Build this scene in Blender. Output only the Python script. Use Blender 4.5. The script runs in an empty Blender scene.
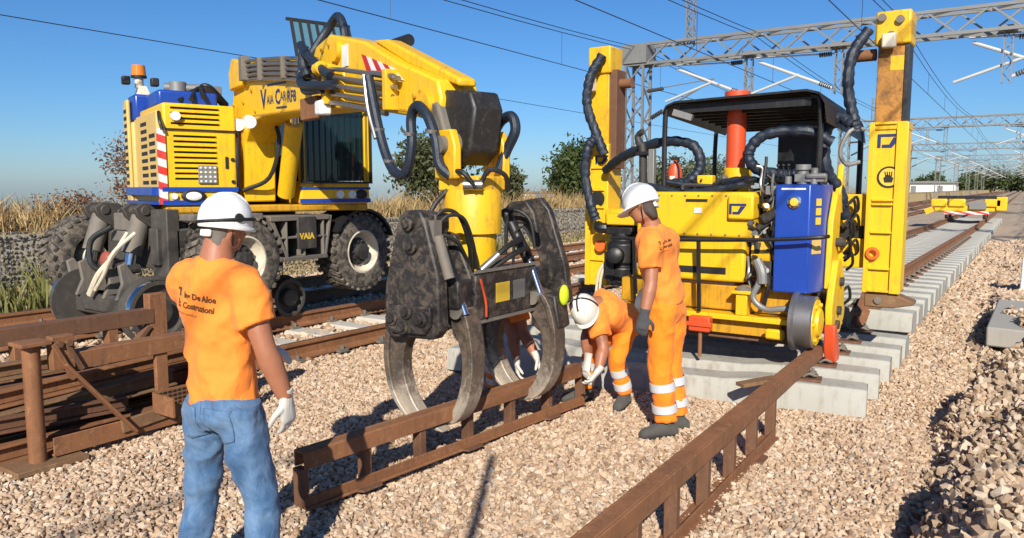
import bpy, bmesh, math, random
import numpy as np
from mathutils import Vector, Matrix, noise
from mathutils.bvhtree import BVHTree

# World axes: x = to the right across the tracks, y = along the tracks, z = up, metres.
SC = bpy.context.scene
COL = SC.collection
R = math.radians
rng = np.random.default_rng(7)
random.seed(7)

# ------------------------------------------------------------------ camera, sky, sun, exposure
cam_d = bpy.data.cameras.new('camera')
cam = bpy.data.objects.new('camera', cam_d)
COL.objects.link(cam)
cam_d.sensor_width = 36.0
cam_d.lens = 26.72
cam_d.clip_end = 3000.0
cam_d.clip_start = 0.05
YAW = R(33.95)
cam.location = (0, 0, 1.78)
cam.rotation_euler = (R(90) - math.atan(81 / 760), 0, YAW)
SC.camera = cam

SUN_EL = R(30)
SUN_AZ = math.atan2(0.50, -0.866)          # clockwise from +y
w = bpy.data.worlds.new('World')
SC.world = w
w.use_nodes = True
wn = w.node_tree.nodes
sky = wn.new('ShaderNodeTexSky')
sky.sky_type = 'NISHITA'
sky.sun_disc = False
sky.sun_elevation = SUN_EL
sky.sun_rotation = SUN_AZ
sky.altitude = 50
sky.air_density = 1.0
sky.dust_density = 0.4
sky.ozone_density = 10.0
bg = wn['Background']
bg.inputs['Strength'].default_value = 0.086
hs = wn.new('ShaderNodeHueSaturation')
hs.inputs['Saturation'].default_value = 1.06
w.node_tree.links.new(sky.outputs[0], hs.inputs['Color'])
w.node_tree.links.new(hs.outputs[0], bg.inputs[0])

sun_d = bpy.data.lights.new('sun', 'SUN')
sun_d.energy = 5.0
sun_d.angle = R(0.53)
sun_d.color = (1.0, 0.93, 0.82)
sun = bpy.data.objects.new('sun', sun_d)
COL.objects.link(sun)
sdir = Vector((math.sin(SUN_AZ) * math.cos(SUN_EL), math.cos(SUN_AZ) * math.cos(SUN_EL), math.sin(SUN_EL)))
sun.rotation_euler = sdir.to_track_quat('Z', 'Y').to_euler()
sun.location = (0, 0, 30)

SC.view_settings.view_transform = 'Standard'
SC.view_settings.look = 'None'
SC.view_settings.exposure = 0.38
SC.view_settings.gamma = 1.0
SC.render.engine = 'CYCLES'
SC.cycles.max_bounces = 6
SC.cycles.transparent_max_bounces = 8
SC.cycles.use_denoising = True

# ------------------------------------------------------------------ mesh helpers
ORG = {}          # object name -> inverse world matrix of its thing


def V(*a):
    return Vector(a)


def frame_to(p0, p1, up=(0, 0, 1)):
    z = (Vector(p1) - Vector(p0)).normalized()
    u = Vector(up)
    if abs(z.dot(u)) > 0.98:
        u = Vector((0, 1, 0)) if abs(z.y) < 0.9 else Vector((1, 0, 0))
    x = u.cross(z).normalized()
    y = z.cross(x)
    return x, y, z


def smooth_path(pts, n=6):
    """Catmull-Rom through the points."""
    P = [Vector(p) for p in pts]
    if len(P) < 3:
        return P
    Q = [P[0] * 2 - P[1]] + P + [P[-1] * 2 - P[-2]]
    out = []
    for i in range(1, len(Q) - 2):
        a, b, c, d = Q[i - 1], Q[i], Q[i + 1], Q[i + 2]
        for k in range(n):
            t = k / n
            out.append(0.5 * ((2 * b) + (c - a) * t + (2 * a - 5 * b + 4 * c - d) * t * t + (3 * b - a - 3 * c + d) * t ** 3))
    out.append(P[-1])
    return out


SPLIT = {'pipe_clamp', 'cylinder_lug', 'top_mast', 'pivot_pin', 'axle', 'rail_fastening', 'bracket', 'hose_fitting', 'blue_stripe', 'cheek_pin', 'steady_arm', 'jaw_arm', 'plate_edge', 'frame_edge', 'insulator', 'valve_block'}


class MB:
    def __init__(self, M=None):
        self.v = []
        self.f = []
        self.M = M

    def add(self, vs, fs):
        n = len(self.v)
        if self.M is not None:
            vs = [self.M @ Vector(p) for p in vs]
        self.v += [tuple(p) for p in vs]
        self.f += [tuple(i + n for i in f) for f in fs]
        return self

    def box(self, x0, x1, y0, y1, z0, z1, taper=None):
        vs = [(x0, y0, z0), (x1, y0, z0), (x1, y1, z0), (x0, y1, z0), (x0, y0, z1), (x1, y0, z1), (x1, y1, z1), (x0, y1, z1)]
        if taper:
            cx, cy = (x0 + x1) / 2, (y0 + y1) / 2
            vs = vs[:4] + [(cx + (x - cx) * taper[0], cy + (y - cy) * taper[1], z) for x, y, z in vs[4:]]
        return self.add(vs, [(0, 3, 2, 1), (4, 5, 6, 7), (0, 1, 5, 4), (1, 2, 6, 5), (2, 3, 7, 6), (3, 0, 4, 7)])

    def bar(self, p0, p1, w, h, up=(0, 0, 1)):
        p0, p1 = Vector(p0), Vector(p1)
        x, y, z = frame_to(p0, p1, up)
        vs = []
        for p in (p0, p1):
            for sx, sy in ((-1, -1), (1, -1), (1, 1), (-1, 1)):
                vs.append(p + x * (sx * w / 2) + y * (sy * h / 2))
        return self.add(vs, [(0, 3, 2, 1), (4, 5, 6, 7), (0, 1, 5, 4), (1, 2, 6, 5), (2, 3, 7, 6), (3, 0, 4, 7)])

    def tube(self, pts, r, n=10, smooth=0, flat=1.0, up=(0, 0, 1)):
        if smooth:
            P = smooth_path(pts, smooth)
            if not isinstance(r, (int, float)):
                k = len(r) - 1
                r = [float(np.interp(i / (len(P) - 1) * k, range(k + 1), r)) for i in range(len(P))]
        else:
            P = [Vector(p) for p in pts]
        if isinstance(r, (int, float)):
            r = [r] * len(P)
        x, y, z = frame_to(P[0], P[1], up)
        vs, fs = [], []
        for i, p in enumerate(P):
            if i == 0:
                d = P[1] - P[0]
            elif i == len(P) - 1:
                d = P[-1] - P[-2]
            else:
                d = (P[i + 1] - P[i]).normalized() + (P[i] - P[i - 1]).normalized()
            d.normalize()
            x = (x - d * x.dot(d))
            if x.length < 1e-6:
                x = d.orthogonal()
            x.normalize()
            y = d.cross(x)
            for k in range(n):
                a = 2 * math.pi * k / n
                vs.append(p + x * (r[i] * math.cos(a)) + y * (r[i] * flat * math.sin(a)))
        for i in range(len(P) - 1):
            for k in range(n):
                a, b = i * n + k, i * n + (k + 1) % n
                fs.append((a, b, b + n, a + n))
        fs.append(tuple(range(n - 1, -1, -1)))
        fs.append(tuple(range((len(P) - 1) * n, len(P) * n)))
        return self.add(vs, fs)

    def cyl(self, p0, p1, r, r1=None, n=20):
        return self.tube([p0, p1], [r, r if r1 is None else r1], n)

    def prism(self, poly, o, u, v, th, off=0.0):
        """2-D outline in the plane o + a*u + b*v, thickness th along u x v, centred at off."""
        o, u, v = Vector(o), Vector(u), Vector(v)
        wv = u.cross(v).normalized()
        n = len(poly)
        area = sum(poly[i][0] * poly[(i + 1) % n][1] - poly[(i + 1) % n][0] * poly[i][1] for i in range(n))
        if area < 0:
            poly = poly[::-1]
        vs = [o + u * a + v * b + wv * (off - th / 2) for a, b in poly] + [o + u * a + v * b + wv * (off + th / 2) for a, b in poly]
        fs = [tuple(range(n - 1, -1, -1)), tuple(range(n, 2 * n))]
        fs += [(i, (i + 1) % n, (i + 1) % n + n, i + n) for i in range(n)]
        return self.add(vs, fs)

    def lathe(self, prof, p, axis, n=28, up=(0, 0, 1), cap=True):
        """prof: (radius, distance along axis)."""
        p = Vector(p)
        x, y, z = frame_to(p, p + Vector(axis), up)
        vs, fs = [], []
        for r, h in prof:
            for k in range(n):
                a = 2 * math.pi * k / n
                vs.append(p + z * h + x * (r * math.cos(a)) + y * (r * math.sin(a)))
        for i in range(len(prof) - 1):
            for k in range(n):
                a, b = i * n + k, i * n + (k + 1) % n
                fs.append((a, b, b + n, a + n))
        if cap and prof[0][0] > 1e-5:
            fs.append(tuple(range(n - 1, -1, -1)))
        if cap and prof[-1][0] > 1e-5:
            fs.append(tuple(range((len(prof) - 1) * n, len(prof) * n)))
        return self.add(vs, fs)

    def ball(self, c, rx, ry=None, rz=None, n=14, m=9):
        ry = rx if ry is None else ry
        rz = rx if rz is None else rz
        vs, fs = [], []
        c = Vector(c)
        for i in range(m + 1):
            th = math.pi * i / m
            for k in range(n):
                a = 2 * math.pi * k / n
                vs.append(c + Vector((rx * math.sin(th) * math.cos(a), ry * math.sin(th) * math.sin(a), rz * math.cos(th))))
        for i in range(m):
            for k in range(n):
                a, b = i * n + k, i * n + (k + 1) % n
                fs.append((a, a + n, b + n, b))
        return self.add(vs, fs)

    def islands(self):
        par = list(range(len(self.v)))

        def find(i):
            while par[i] != i:
                par[i] = par[par[i]]
                i = par[i]
            return i
        for f in self.f:
            a = find(f[0])
            for q in f[1:]:
                par[find(q)] = a
        out = {}
        for f in self.f:
            out.setdefault(find(f[0]), []).append(f)
        res = []
        for fs in out.values():
            m = MB()
            ids = sorted({i for f in fs for i in f})
            mp = {i: k for k, i in enumerate(ids)}
            m.v = [self.v[i] for i in ids]
            m.f = [tuple(mp[i] for i in f) for f in fs]
            res.append(m)
        return res

    def build(self, name, mat, parent=None, bevel=0.0, smooth=35, segs=2):
        if name in SPLIT:
            ms = self.islands()
            if len(ms) > 1:
                return [m.build1(name, mat, parent, bevel, smooth, segs) for m in ms][0]
        return self.build1(name, mat, parent, bevel, smooth, segs)

    def build1(self, name, mat, parent=None, bevel=0.0, smooth=35, segs=2):
        me = bpy.data.meshes.new(name)
        vs = self.v
        inv = ORG.get(parent.name) if parent is not None else None
        if inv is not None:
            vs = [tuple(inv @ Vector(p)) for p in vs]
        me.from_pydata(vs, [], self.f)
        me.validate()
        if smooth:
            me.polygons.foreach_set('use_smooth', [True] * len(me.polygons))
            me.set_sharp_from_angle(angle=R(smooth))
        return link(name, me, mat, parent, bevel, segs)


def link(name, me, mat, parent=None, bevel=0.0, segs=2):
    if mat is not None and not me.materials:
        me.materials.append(mat)
    o = bpy.data.objects.new(name, me)
    COL.objects.link(o)
    if parent is not None:
        o.parent = parent
        if parent.name in ORG:
            ORG[o.name] = ORG[parent.name]
    if bevel:
        b = o.modifiers.new('bevel', 'BEVEL')
        b.width = bevel
        b.segments = segs
        b.limit_method = 'ANGLE'
        b.angle_limit = R(40)
        b.harden_normals = False
    return o


def tag(o, label, cat, group=None, kind=None):
    if label:
        o['label'] = label
    if cat:
        o['category'] = cat
    if group:
        o['group'] = group
    if kind:
        o['kind'] = kind
    return o


def thing(name, label, cat, loc=(0, 0, 0), group=None, rotz=0.0):
    o = bpy.data.objects.new(name, None)
    o.empty_display_size = 0.2
    COL.objects.link(o)
    o.location = loc
    o.rotation_euler = (0, 0, rotz)
    ORG[o.name] = (Matrix.Translation(loc) @ Matrix.Rotation(rotz, 4, 'Z')).inverted()
    return tag(o, label, cat, group)


def struct(o, kind='structure'):
    o['kind'] = kind
    return o


def copy_tree(o, parent=None):
    c = o.copy()
    COL.objects.link(c)
    if parent is not None:
        c.parent = parent
    for ch in list(o.children):
        copy_tree(ch, c)
    return c


def raw_mesh(name, verts, tris, attr=None):
    """Big triangle meshes from numpy arrays."""
    me = bpy.data.meshes.new(name)
    nv, nt = len(verts), len(tris)
    me.vertices.add(nv)
    me.vertices.foreach_set('co', np.ascontiguousarray(verts, dtype=np.float32).ravel())
    me.loops.add(nt * 3)
    me.loops.foreach_set('vertex_index', np.ascontiguousarray(tris, dtype=np.int32).ravel())
    me.polygons.add(nt)
    me.polygons.foreach_set('loop_start', np.arange(0, nt * 3, 3, dtype=np.int32))
    me.update(calc_edges=True)
    me.polygons.foreach_set('use_smooth', [False] * nt)
    if attr is not None:
        a = me.attributes.new('rnd', 'FLOAT', 'POINT')
        a.data.foreach_set('value', np.ascontiguousarray(attr, dtype=np.float32))
    return me


# ------------------------------------------------------------------ materials
MATS = {}


def lin(c):
    """sRGB 0-255 -> linear."""
    return tuple(((x / 255) / 12.92 if x / 255 <= 0.04045 else ((x / 255 + 0.055) / 1.055) ** 2.4) for x in c)


class NT:
    def __init__(self, name):
        m = bpy.data.materials.new(name)
        m.use_nodes = True
        self.m = m
        self.n = m.node_tree.nodes
        self.l = m.node_tree.links
        self.b = self.n['Principled BSDF']

    def node(self, t, **kw):
        x = self.n.new(t)
        for k, v in kw.items():
            setattr(x, k, v)
        return x

    def link(self, a, b):
        self.l.new(a, b)

    def coords(self, scale=(1, 1, 1), kind='Object'):
        tc = self.node('ShaderNodeTexCoord')
        mp = self.node('ShaderNodeMapping')
        mp.inputs['Scale'].default_value = scale
        self.link(tc.outputs[kind], mp.inputs[0])
        return mp.outputs[0]

    def noise(self, vec, scale, detail=4, rough=0.55, dist=0.0):
        x = self.node('ShaderNodeTexNoise')
        x.inputs['Scale'].default_value = scale
        x.inputs['Detail'].default_value = detail
        x.inputs['Roughness'].default_value = rough
        x.inputs['Distortion'].default_value = dist
        if vec is not None:
            self.link(vec, x.inputs['Vector'])
        return x.outputs['Fac']

    def ramp(self, fac, stops):
        x = self.node('ShaderNodeValToRGB')
        el = x.color_ramp.elements
        while len(el) < len(stops):
            el.new(0.5)
        for e, (p, c) in zip(el, stops):
            e.position = p
            e.color = (*c, 1) if len(c) == 3 else c
        self.link(fac, x.inputs[0])
        return x.outputs[0]

    def mix(self, fac, a, b, mode='MIX'):
        x = self.node('ShaderNodeMix', data_type='RGBA', blend_type=mode)
        for i, val in ((0, fac), (6, a), (7, b)):
            if isinstance(val, (int, float)):
                x.inputs[i].default_value = val
            elif isinstance(val, tuple):
                x.inputs[i].default_value = (*val, 1) if len(val) == 3 else val
            else:
                self.link(val, x.inputs[i])
        return x.outputs[2]

    def math(self, op, a, b=0.5):
        x = self.node('ShaderNodeMath', operation=op)
        for i, val in ((0, a), (1, b)):
            if isinstance(val, (int, float)):
                x.inputs[i].default_value = val
            else:
                self.link(val, x.inputs[i])
        return x.outputs[0]

    def bump(self, h, strength=0.3, dist=0.01):
        x = self.node('ShaderNodeBump')
        x.inputs['Strength'].default_value = strength
        x.inputs['Distance'].default_value = dist
        self.link(h, x.inputs['Height'])
        self.link(x.outputs[0], self.b.inputs['Normal'])

    def set(self, **kw):
        for k, v in kw.items():
            s = self.b.inputs[k.replace('_', ' ')]
            if isinstance(v, (int, float)):
                s.default_value = v
            elif isinstance(v, tuple):
                s.default_value = (*v, 1) if len(v) == 3 and s.type == 'RGBA' else v
            else:
                self.link(v, s)
        return self


def paint(name, col, dirt=(0.10, 0.07, 0.04), amount=0.35, rough=0.4, metal=0.0, scale=3.0, rust=None, rust_amt=0.0, var=0.15, bump=0.04, streak=True):
    """Painted or bare surface with dust, streaks and optional rust patches."""
    t = NT(name)
    v = t.coords()
    base = t.mix(t.noise(v, scale * 0.7, 5), tuple(x * (1 - var) for x in col), tuple(min(1, x * (1 + var)) for x in col))
    g = t.noise(v, scale * 2.3, 8, 0.7, 0.6)
    if streak:
        vs = t.coords((9, 9, 0.8))
        g = t.math('MULTIPLY', t.math('ADD', g, t.noise(vs, scale, 4)), 0.5)
    lo = 0.62 - 0.25 * amount
    fac = t.ramp(g, [(lo, (0, 0, 0)), (lo + 0.22, (amount * 1.6, ) * 3)])
    c = t.mix(fac, base, dirt)
    r = rough
    if rust:
        rf = t.ramp(t.noise(v, scale * 3.2, 10, 0.78, 0.4), [(0.64 - 0.3 * rust_amt, (0, 0, 0)), (0.80 - 0.3 * rust_amt, (0.9, 0.9, 0.9))])
        c = t.mix(rf, c, rust)
    rr = t.ramp(g, [(0.3, (rough * 0.8, ) * 3), (0.75, (min(1, rough * 1.5), ) * 3)])
    t.set(Base_Color=c, Roughness=rr, Metallic=metal)
    t.bump(t.noise(v, scale * 14, 6, 0.7), bump, 0.01)
    MATS[name] = t.m
    return t.m


def plain(name, col, rough=0.5, metal=0.0, **kw):
    t = NT(name)
    v = t.coords()
    c = t.mix(t.noise(v, 9, 5), tuple(x * 0.82 for x in col), tuple(min(1, x * 1.15) for x in col))
    t.set(Base_Color=c, Roughness=rough, Metallic=metal, **kw)
    MATS[name] = t.m
    return t.m


YEL = (0.78, 0.47, 0.012)
paint('yellow', YEL, amount=0.42, rough=0.36, var=0.1, dirt=(0.22, 0.14, 0.045), rust=(0.16, 0.10, 0.04), rust_amt=0.02, bump=0.06)
paint('yellow_worn', (0.76, 0.43, 0.01), amount=0.5, rough=0.42, rust=(0.14, 0.065, 0.025), rust_amt=0.12, var=0.1, dirt=(0.2, 0.12, 0.04))
paint('yellow_dark', (0.55, 0.28, 0.01), amount=0.5, rough=0.5, dirt=(0.08, 0.05, 0.02))
paint('tan', (0.62, 0.42, 0.13), amount=0.35, rough=0.6, var=0.08, dirt=(0.3, 0.2, 0.09))
paint('blue', (0.012, 0.055, 0.33), amount=0.15, rough=0.28, var=0.12, dirt=(0.16, 0.14, 0.11))
paint('blue_worn', (0.012, 0.06, 0.32), amount=0.35, rough=0.35, var=0.2, dirt=(0.2, 0.17, 0.12), rust=(0.35, 0.27, 0.16), rust_amt=0.1)
paint('black_paint', (0.012, 0.012, 0.013), amount=0.3, rough=0.42, dirt=(0.07, 0.06, 0.05))
paint('black_worn', (0.02, 0.018, 0.017), amount=0.35, rough=0.45, dirt=(0.10, 0.08, 0.06), rust=(0.15, 0.115, 0.085), rust_amt=0.22, bump=0.15, scale=6, streak=False)
paint('grapple_black', (0.022, 0.02, 0.019), amount=0.6, rough=0.45, dirt=(0.13, 0.10, 0.075), rust=(0.15, 0.118, 0.088), rust_amt=0.27, bump=0.25, scale=7, streak=False)
paint('under_steel', (0.07, 0.063, 0.055), amount=0.4, rough=0.6, metal=0.2, dirt=(0.14, 0.115, 0.085), bump=0.15, scale=5, streak=False)
paint('claw_upper', (0.14, 0.12, 0.10), amount=0.6, rough=0.42, metal=0.55, dirt=(0.32, 0.27, 0.21), rust=(0.12, 0.07, 0.045), rust_amt=0.45, bump=0.2, scale=5)
paint('rust', (0.23, 0.098, 0.04), amount=0.5, rough=0.8, var=0.4, dirt=(0.10, 0.048, 0.026), rust=(0.36, 0.185, 0.09), rust_amt=0.35, bump=0.25, scale=4)
paint('rust_dark', (0.15, 0.07, 0.036), amount=0.5, rough=0.78, var=0.35, dirt=(0.07, 0.04, 0.027), rust=(0.26, 0.13, 0.065), rust_amt=0.3, bump=0.25, scale=4)
paint('rusty_yellow', (0.42, 0.19, 0.03), streak=False, amount=0.6, rough=0.6, var=0.4, dirt=(0.08, 0.04, 0.02), rust=(0.12, 0.05, 0.022), rust_amt=0.45, bump=0.2, scale=3)
paint('rust_tan', (0.19, 0.105, 0.05), amount=0.5, rough=0.85, var=0.3, dirt=(0.1, 0.055, 0.03), rust=(0.28, 0.17, 0.09), rust_amt=0.4, bump=0.25, scale=4)
paint('rail_top', (0.22, 0.13, 0.08), amount=0.4, rough=0.5, metal=0.5, dirt=(0.12, 0.07, 0.04))
paint('concrete', (0.39, 0.38, 0.335), amount=0.55, rough=0.9, var=0.14, dirt=(0.26, 0.22, 0.16), bump=0.18, scale=2.5)
paint('concrete_far', (0.37, 0.345, 0.30), amount=0.35, rough=0.9, var=0.12, dirt=(0.28, 0.25, 0.2), bump=0.15)
paint('galv', (0.22, 0.22, 0.21), amount=0.3, rough=0.5, metal=0.35, dirt=(0.2, 0.18, 0.15))
paint('steel', (0.30, 0.29, 0.28), amount=0.45, rough=0.35, metal=0.8, dirt=(0.13, 0.1, 0.08))
paint('dusty_steel', (0.16, 0.145, 0.125), amount=0.65, rough=0.7, metal=0.2, dirt=(0.24, 0.195, 0.14), bump=0.15, scale=4)
paint('dark_machine', (0.035, 0.032, 0.03), amount=0.5, rough=0.6, dirt=(0.12, 0.095, 0.07))
paint('rubber', (0.035, 0.033, 0.03), amount=0.8, rough=0.85, streak=False, dirt=(0.17, 0.14, 0.105), bump=0.2, scale=5)
paint('rim_cream', (0.62, 0.55, 0.42), amount=0.4, rough=0.55, dirt=(0.16, 0.11, 0.07))
paint('hose', (0.012, 0.02, 0.035), amount=0.3, rough=0.45, dirt=(0.06, 0.06, 0.06), bump=0.3, scale=8)
paint('hose_black', (0.012, 0.012, 0.012), amount=0.35, rough=0.5, dirt=(0.06, 0.05, 0.045), bump=0.2, scale=8)
paint('red', (0.62, 0.075, 0.02), amount=0.3, rough=0.4, dirt=(0.25, 0.06, 0.03), rust=(0.28, 0.05, 0.02), rust_amt=0.1)
paint('white_paint', (0.72, 0.71, 0.67), amount=0.3, rough=0.5, dirt=(0.35, 0.3, 0.24))
paint('timber', (0.34, 0.25, 0.15), amount=0.4, rough=0.9, dirt=(0.15, 0.1, 0.06), bump=0.3)
t = NT('claw_steel')          # dark at the root, scraped pale towards the tip
v = t.coords()
sx_ = t.node('ShaderNodeSeparateXYZ')
t.link(v, sx_.inputs[0])
n1 = t.noise(v, 14, 10, 0.78, 0.5)
hgt = t.math('ADD', sx_.outputs[2], t.math('MULTIPLY', t.math('SUBTRACT', n1, 0.5), 1.3))
wear = t.ramp(hgt, [(0.12, (1, 1, 1)), (0.36, (0, 0, 0))])
dark = t.mix(t.ramp(n1, [(0.4, (0, 0, 0)), (0.6, (1, 1, 1))]), (0.055, 0.045, 0.038), (0.17, 0.125, 0.09))
pale = t.mix(t.noise(v, 22, 6, 0.7), (0.30, 0.24, 0.175), (0.52, 0.46, 0.38))
t.set(Base_Color=t.mix(wear, dark, pale), Roughness=0.5, Metallic=0.25)
t.bump(t.noise(v, 40, 6, 0.7), 0.3, 0.01)
MATS['claw_steel'] = t.m
plain('chrome', (0.72, 0.72, 0.72), 0.12, 1.0)
plain('grey_plastic', (0.22, 0.22, 0.22), 0.5)
plain('ink_blue', (0.015, 0.03, 0.13), 0.45)
plain('ink_black', (0.015, 0.014, 0.013), 0.6)
plain('ink_brown', (0.10, 0.045, 0.012), 0.9)
plain('sticker_yellow', (0.75, 0.5, 0.05), 0.5)
plain('sticker_white', (0.7, 0.7, 0.68), 0.5)
plain('amber', (0.65, 0.2, 0.02), 0.2)
plain('orange_plastic', (0.75, 0.14, 0.02), 0.45)
plain('hivis_yellow', (0.62, 0.78, 0.02), 0.6)
plain('lamp_glass', (0.75, 0.75, 0.72), 0.12)


def glass(name, col, rough=0.03, alpha=0.35):
    t = NT(name)
    t.set(Base_Color=col, Roughness=rough, Alpha=alpha)
    t.b.inputs['Specular IOR Level'].default_value = 0.8
    t.m.surface_render_method = 'BLENDED'
    MATS[name] = t.m
    return t.m


glass('cab_glass', (0.006, 0.022, 0.022), alpha=0.74)
glass('guard_glass', (0.10, 0.22, 0.26), alpha=0.6)


def stripes(name, axis=(1, 0, 0.6), period=0.16, c1=(0.62, 0.03, 0.02), c2=(0.75, 0.74, 0.7)):
    t = NT(name)
    v = t.coords()
    d = t.node('ShaderNodeVectorMath', operation='DOT_PRODUCT')
    t.link(v, d.inputs[0])
    d.inputs[1].default_value = axis
    fr = t.math('FRACT', t.math('DIVIDE', d.outputs['Value'], period), 0)
    c = t.mix(t.math('GREATER_THAN', fr, 0.5), c1, c2)
    c = t.mix(t.ramp(t.noise(t.coords(), 11, 6, 0.7), [(0.45, (0, 0, 0)), (0.8, (0.5, 0.5, 0.5))]), c, (0.3, 0.23, 0.15))
    t.set(Base_Color=c, Roughness=0.5)
    MATS[name] = t.m


stripes('hazard', (0.25, 0.25, 1.0), 0.17)


def stone_mat(name, stops, var_scale=30, bump=0.5):
    t = NT(name)
    a = t.node('ShaderNodeAttribute', attribute_name='rnd')
    c = t.ramp(a.outputs['Fac'], stops)
    v = t.coords()
    n = t.noise(v, var_scale, 5, 0.65)
    c = t.mix(0.55, c, t.ramp(n, [(0.25, (0.68, 0.64, 0.60)), (0.7, (1.05, 1.03, 1.0))]), 'MULTIPLY')
    t.set(Base_Color=c, Roughness=0.92)
    t.bump(t.noise(v, var_scale * 3, 5, 0.7), bump, 0.006)
    MATS[name] = t.m


stone_mat('ballast_stone', [(0.0, (0.25, 0.15, 0.09)), (0.10, (0.43, 0.295, 0.19)), (0.5, (0.53, 0.39, 0.265)), (0.85, (0.60, 0.465, 0.335)), (0.95, (0.62, 0.53, 0.42)), (1.0, (0.30, 0.245, 0.195))])
stone_mat('heap_stone', [(0.0, (0.20, 0.135, 0.085)), (0.3, (0.40, 0.29, 0.195)), (0.65, (0.52, 0.40, 0.28)), (0.9, (0.60, 0.495, 0.375)), (1.0, (0.28, 0.18, 0.115))])
stone_mat('gabion_stone', [(0.0, (0.15, 0.125, 0.085)), (0.4, (0.235, 0.20, 0.14)), (0.75, (0.31, 0.265, 0.19)), (1.0, (0.19, 0.155, 0.10))], 12)
stone_mat('dry_grass_blade', [(0.0, (0.20, 0.125, 0.05)), (0.4, (0.36, 0.24, 0.10)), (0.8, (0.50, 0.36, 0.17)), (1.0, (0.18, 0.17, 0.06))], 3, 0.0)


def leaf_mat(name, c0, c1, c2):
    t = NT(name)
    a = t.node('ShaderNodeAttribute', attribute_name='rnd')
    c = t.ramp(a.outputs['Fac'], [(0.0, c0), (0.55, c1), (1.0, c2)])
    t.set(Base_Color=c, Roughness=0.6)
    t.b.inputs['Transmission Weight'].default_value = 0.0
    tr = t.node('ShaderNodeBsdfTranslucent')
    t.link(c, tr.inputs[0])
    ms = t.node('ShaderNodeMixShader')
    ms.inputs[0].default_value = 0.25
    out = t.n['Material Output']
    t.link(t.b.outputs[0], ms.inputs[1])
    t.link(tr.outputs[0], ms.inputs[2])
    t.link(ms.outputs[0], out.inputs[0])
    MATS[name] = t.m


leaf_mat('leaf_green', (0.035, 0.055, 0.012), (0.065, 0.095, 0.022), (0.12, 0.135, 0.04))
leaf_mat('leaf_olive', (0.05, 0.06, 0.02), (0.09, 0.1, 0.035), (0.15, 0.14, 0.055))
leaf_mat('leaf_weed', (0.12, 0.13, 0.03), (0.2, 0.2, 0.055), (0.32, 0.28, 0.1))
leaf_mat('leaf_dry', (0.12, 0.045, 0.03), (0.22, 0.12, 0.065), (0.36, 0.25, 0.13))
paint('bark', (0.11, 0.08, 0.055), amount=0.4, rough=0.95, bump=0.4)


def add_text(body, size, parent, mat, M, name='lettering', depth=0.002, bold=0.0, target=None, proj=None):
    """Flat lettering as a mesh: M places the text plane; target = BVH it is laid on."""
    cu = bpy.data.curves.new('t', 'FONT')
    cu.body = body
    cu.size = size
    cu.offset = bold
    cu.resolution_u = 2
    to = bpy.data.objects.new('t', cu)
    COL.objects.link(to)
    dg = bpy.context.evaluated_depsgraph_get()
    me = bpy.data.meshes.new_from_object(to.evaluated_get(dg))
    bpy.data.objects.remove(to)
    bpy.data.curves.remove(cu)
    bm = bmesh.new()
    bm.from_mesh(me)
    if target is not None:
        bmesh.ops.subdivide_edges(bm, edges=[e for e in bm.edges if e.calc_length() > 0.02], cuts=2)
    for v in bm.verts:
        p = M @ v.co
        if target is not None:
            h = target.ray_cast(p, proj)
            if h[0] is not None:
                p = h[0] - proj * depth
        v.co = p
    if parent is not None and parent.name in ORG:
        bmesh.ops.transform(bm, matrix=ORG[parent.name], verts=bm.verts)
    me2 = bpy.data.meshes.new(name)
    bm.to_mesh(me2)
    bm.free()
    bpy.data.meshes.remove(me)
    return link(name, me2, mat, parent)


def plane_frame(o, u, v):
    u, v = Vector(u).normalized(), Vector(v).normalized()
    w_ = u.cross(v).normalized()
    M = Matrix((u, v, w_)).transposed().to_4x4()
    M.translation = Vector(o)
    return M
# ------------------------------------------------------------------ ground, ballast
def zg(x, y):
    """Height of the ballast surface."""
    x = np.asarray(x, float)
    y = np.asarray(y, float)
    n = 0.025 * np.sin(x * 1.7 + 0.6 * np.sin(y * 0.9)) * np.sin(y * 1.3 + 1.0) + 0.012 * np.sin(x * 4.3 + y * 3.1)
    n = n * np.clip((x + 12) / 3, 0, 1)
    edge = -0.30 + 0.13 * np.sin(y * 0.8) + 0.08 * np.sin(y * 2.7) + 0.05 * np.sin(y * 5.3 + 1)
    near = np.clip((16 - y) / 4, 0.25, 1)
    tr = np.exp(-((x - edge) / 0.13) ** 2) * -0.10 * near
    rise = np.clip((x - edge) / 0.30, 0, 1)
    rise = rise * rise * (3 - 2 * rise) * (0.19 + 0.07 * np.sin(y * 1.9) + 0.06 * np.sin(x * 5 + y * 2) + 0.05 * np.sin(x * 9 - y * 6)) * near
    bank = np.clip((-12.5 - x) / 0.05, 0, 1) * 0.98 * np.clip((x + 24) / 6, 0, 1)
    low = np.clip(-24 - x, 0, None) * -0.028
    return n + tr + rise + bank + low


gx = np.unique(np.concatenate([np.linspace(-1200, -60, 20), np.linspace(-60, -13, 40), [-12.56, -12.5], np.linspace(-12.3, 3, 150), np.linspace(3, 40, 40), np.linspace(40, 1200, 20)]))
gy = np.unique(np.concatenate([np.linspace(-300, -5, 20), np.linspace(-5, 20, 180), np.linspace(20, 120, 60), np.linspace(120, 1600, 30)]))
GX, GY = np.meshgrid(gx, gy, indexing='ij')
GZ = zg(GX, GY) - 0.010
verts = np.stack([GX, GY, GZ], -1).reshape(-1, 3)
ny = len(gy)
fi = []
for i in range(len(gx) - 1):
    a = i * ny + np.arange(ny - 1)
    fi.append(np.stack([a, a + ny, a + ny + 1], -1))
    fi.append(np.stack([a, a + ny + 1, a + 1], -1))
t = NT('ground_mat')
tc = t.node('ShaderNodeTexCoord')
sx = t.node('ShaderNodeSeparateXYZ')
t.link(tc.outputs['Object'], sx.inputs[0])
v = t.coords()
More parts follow.
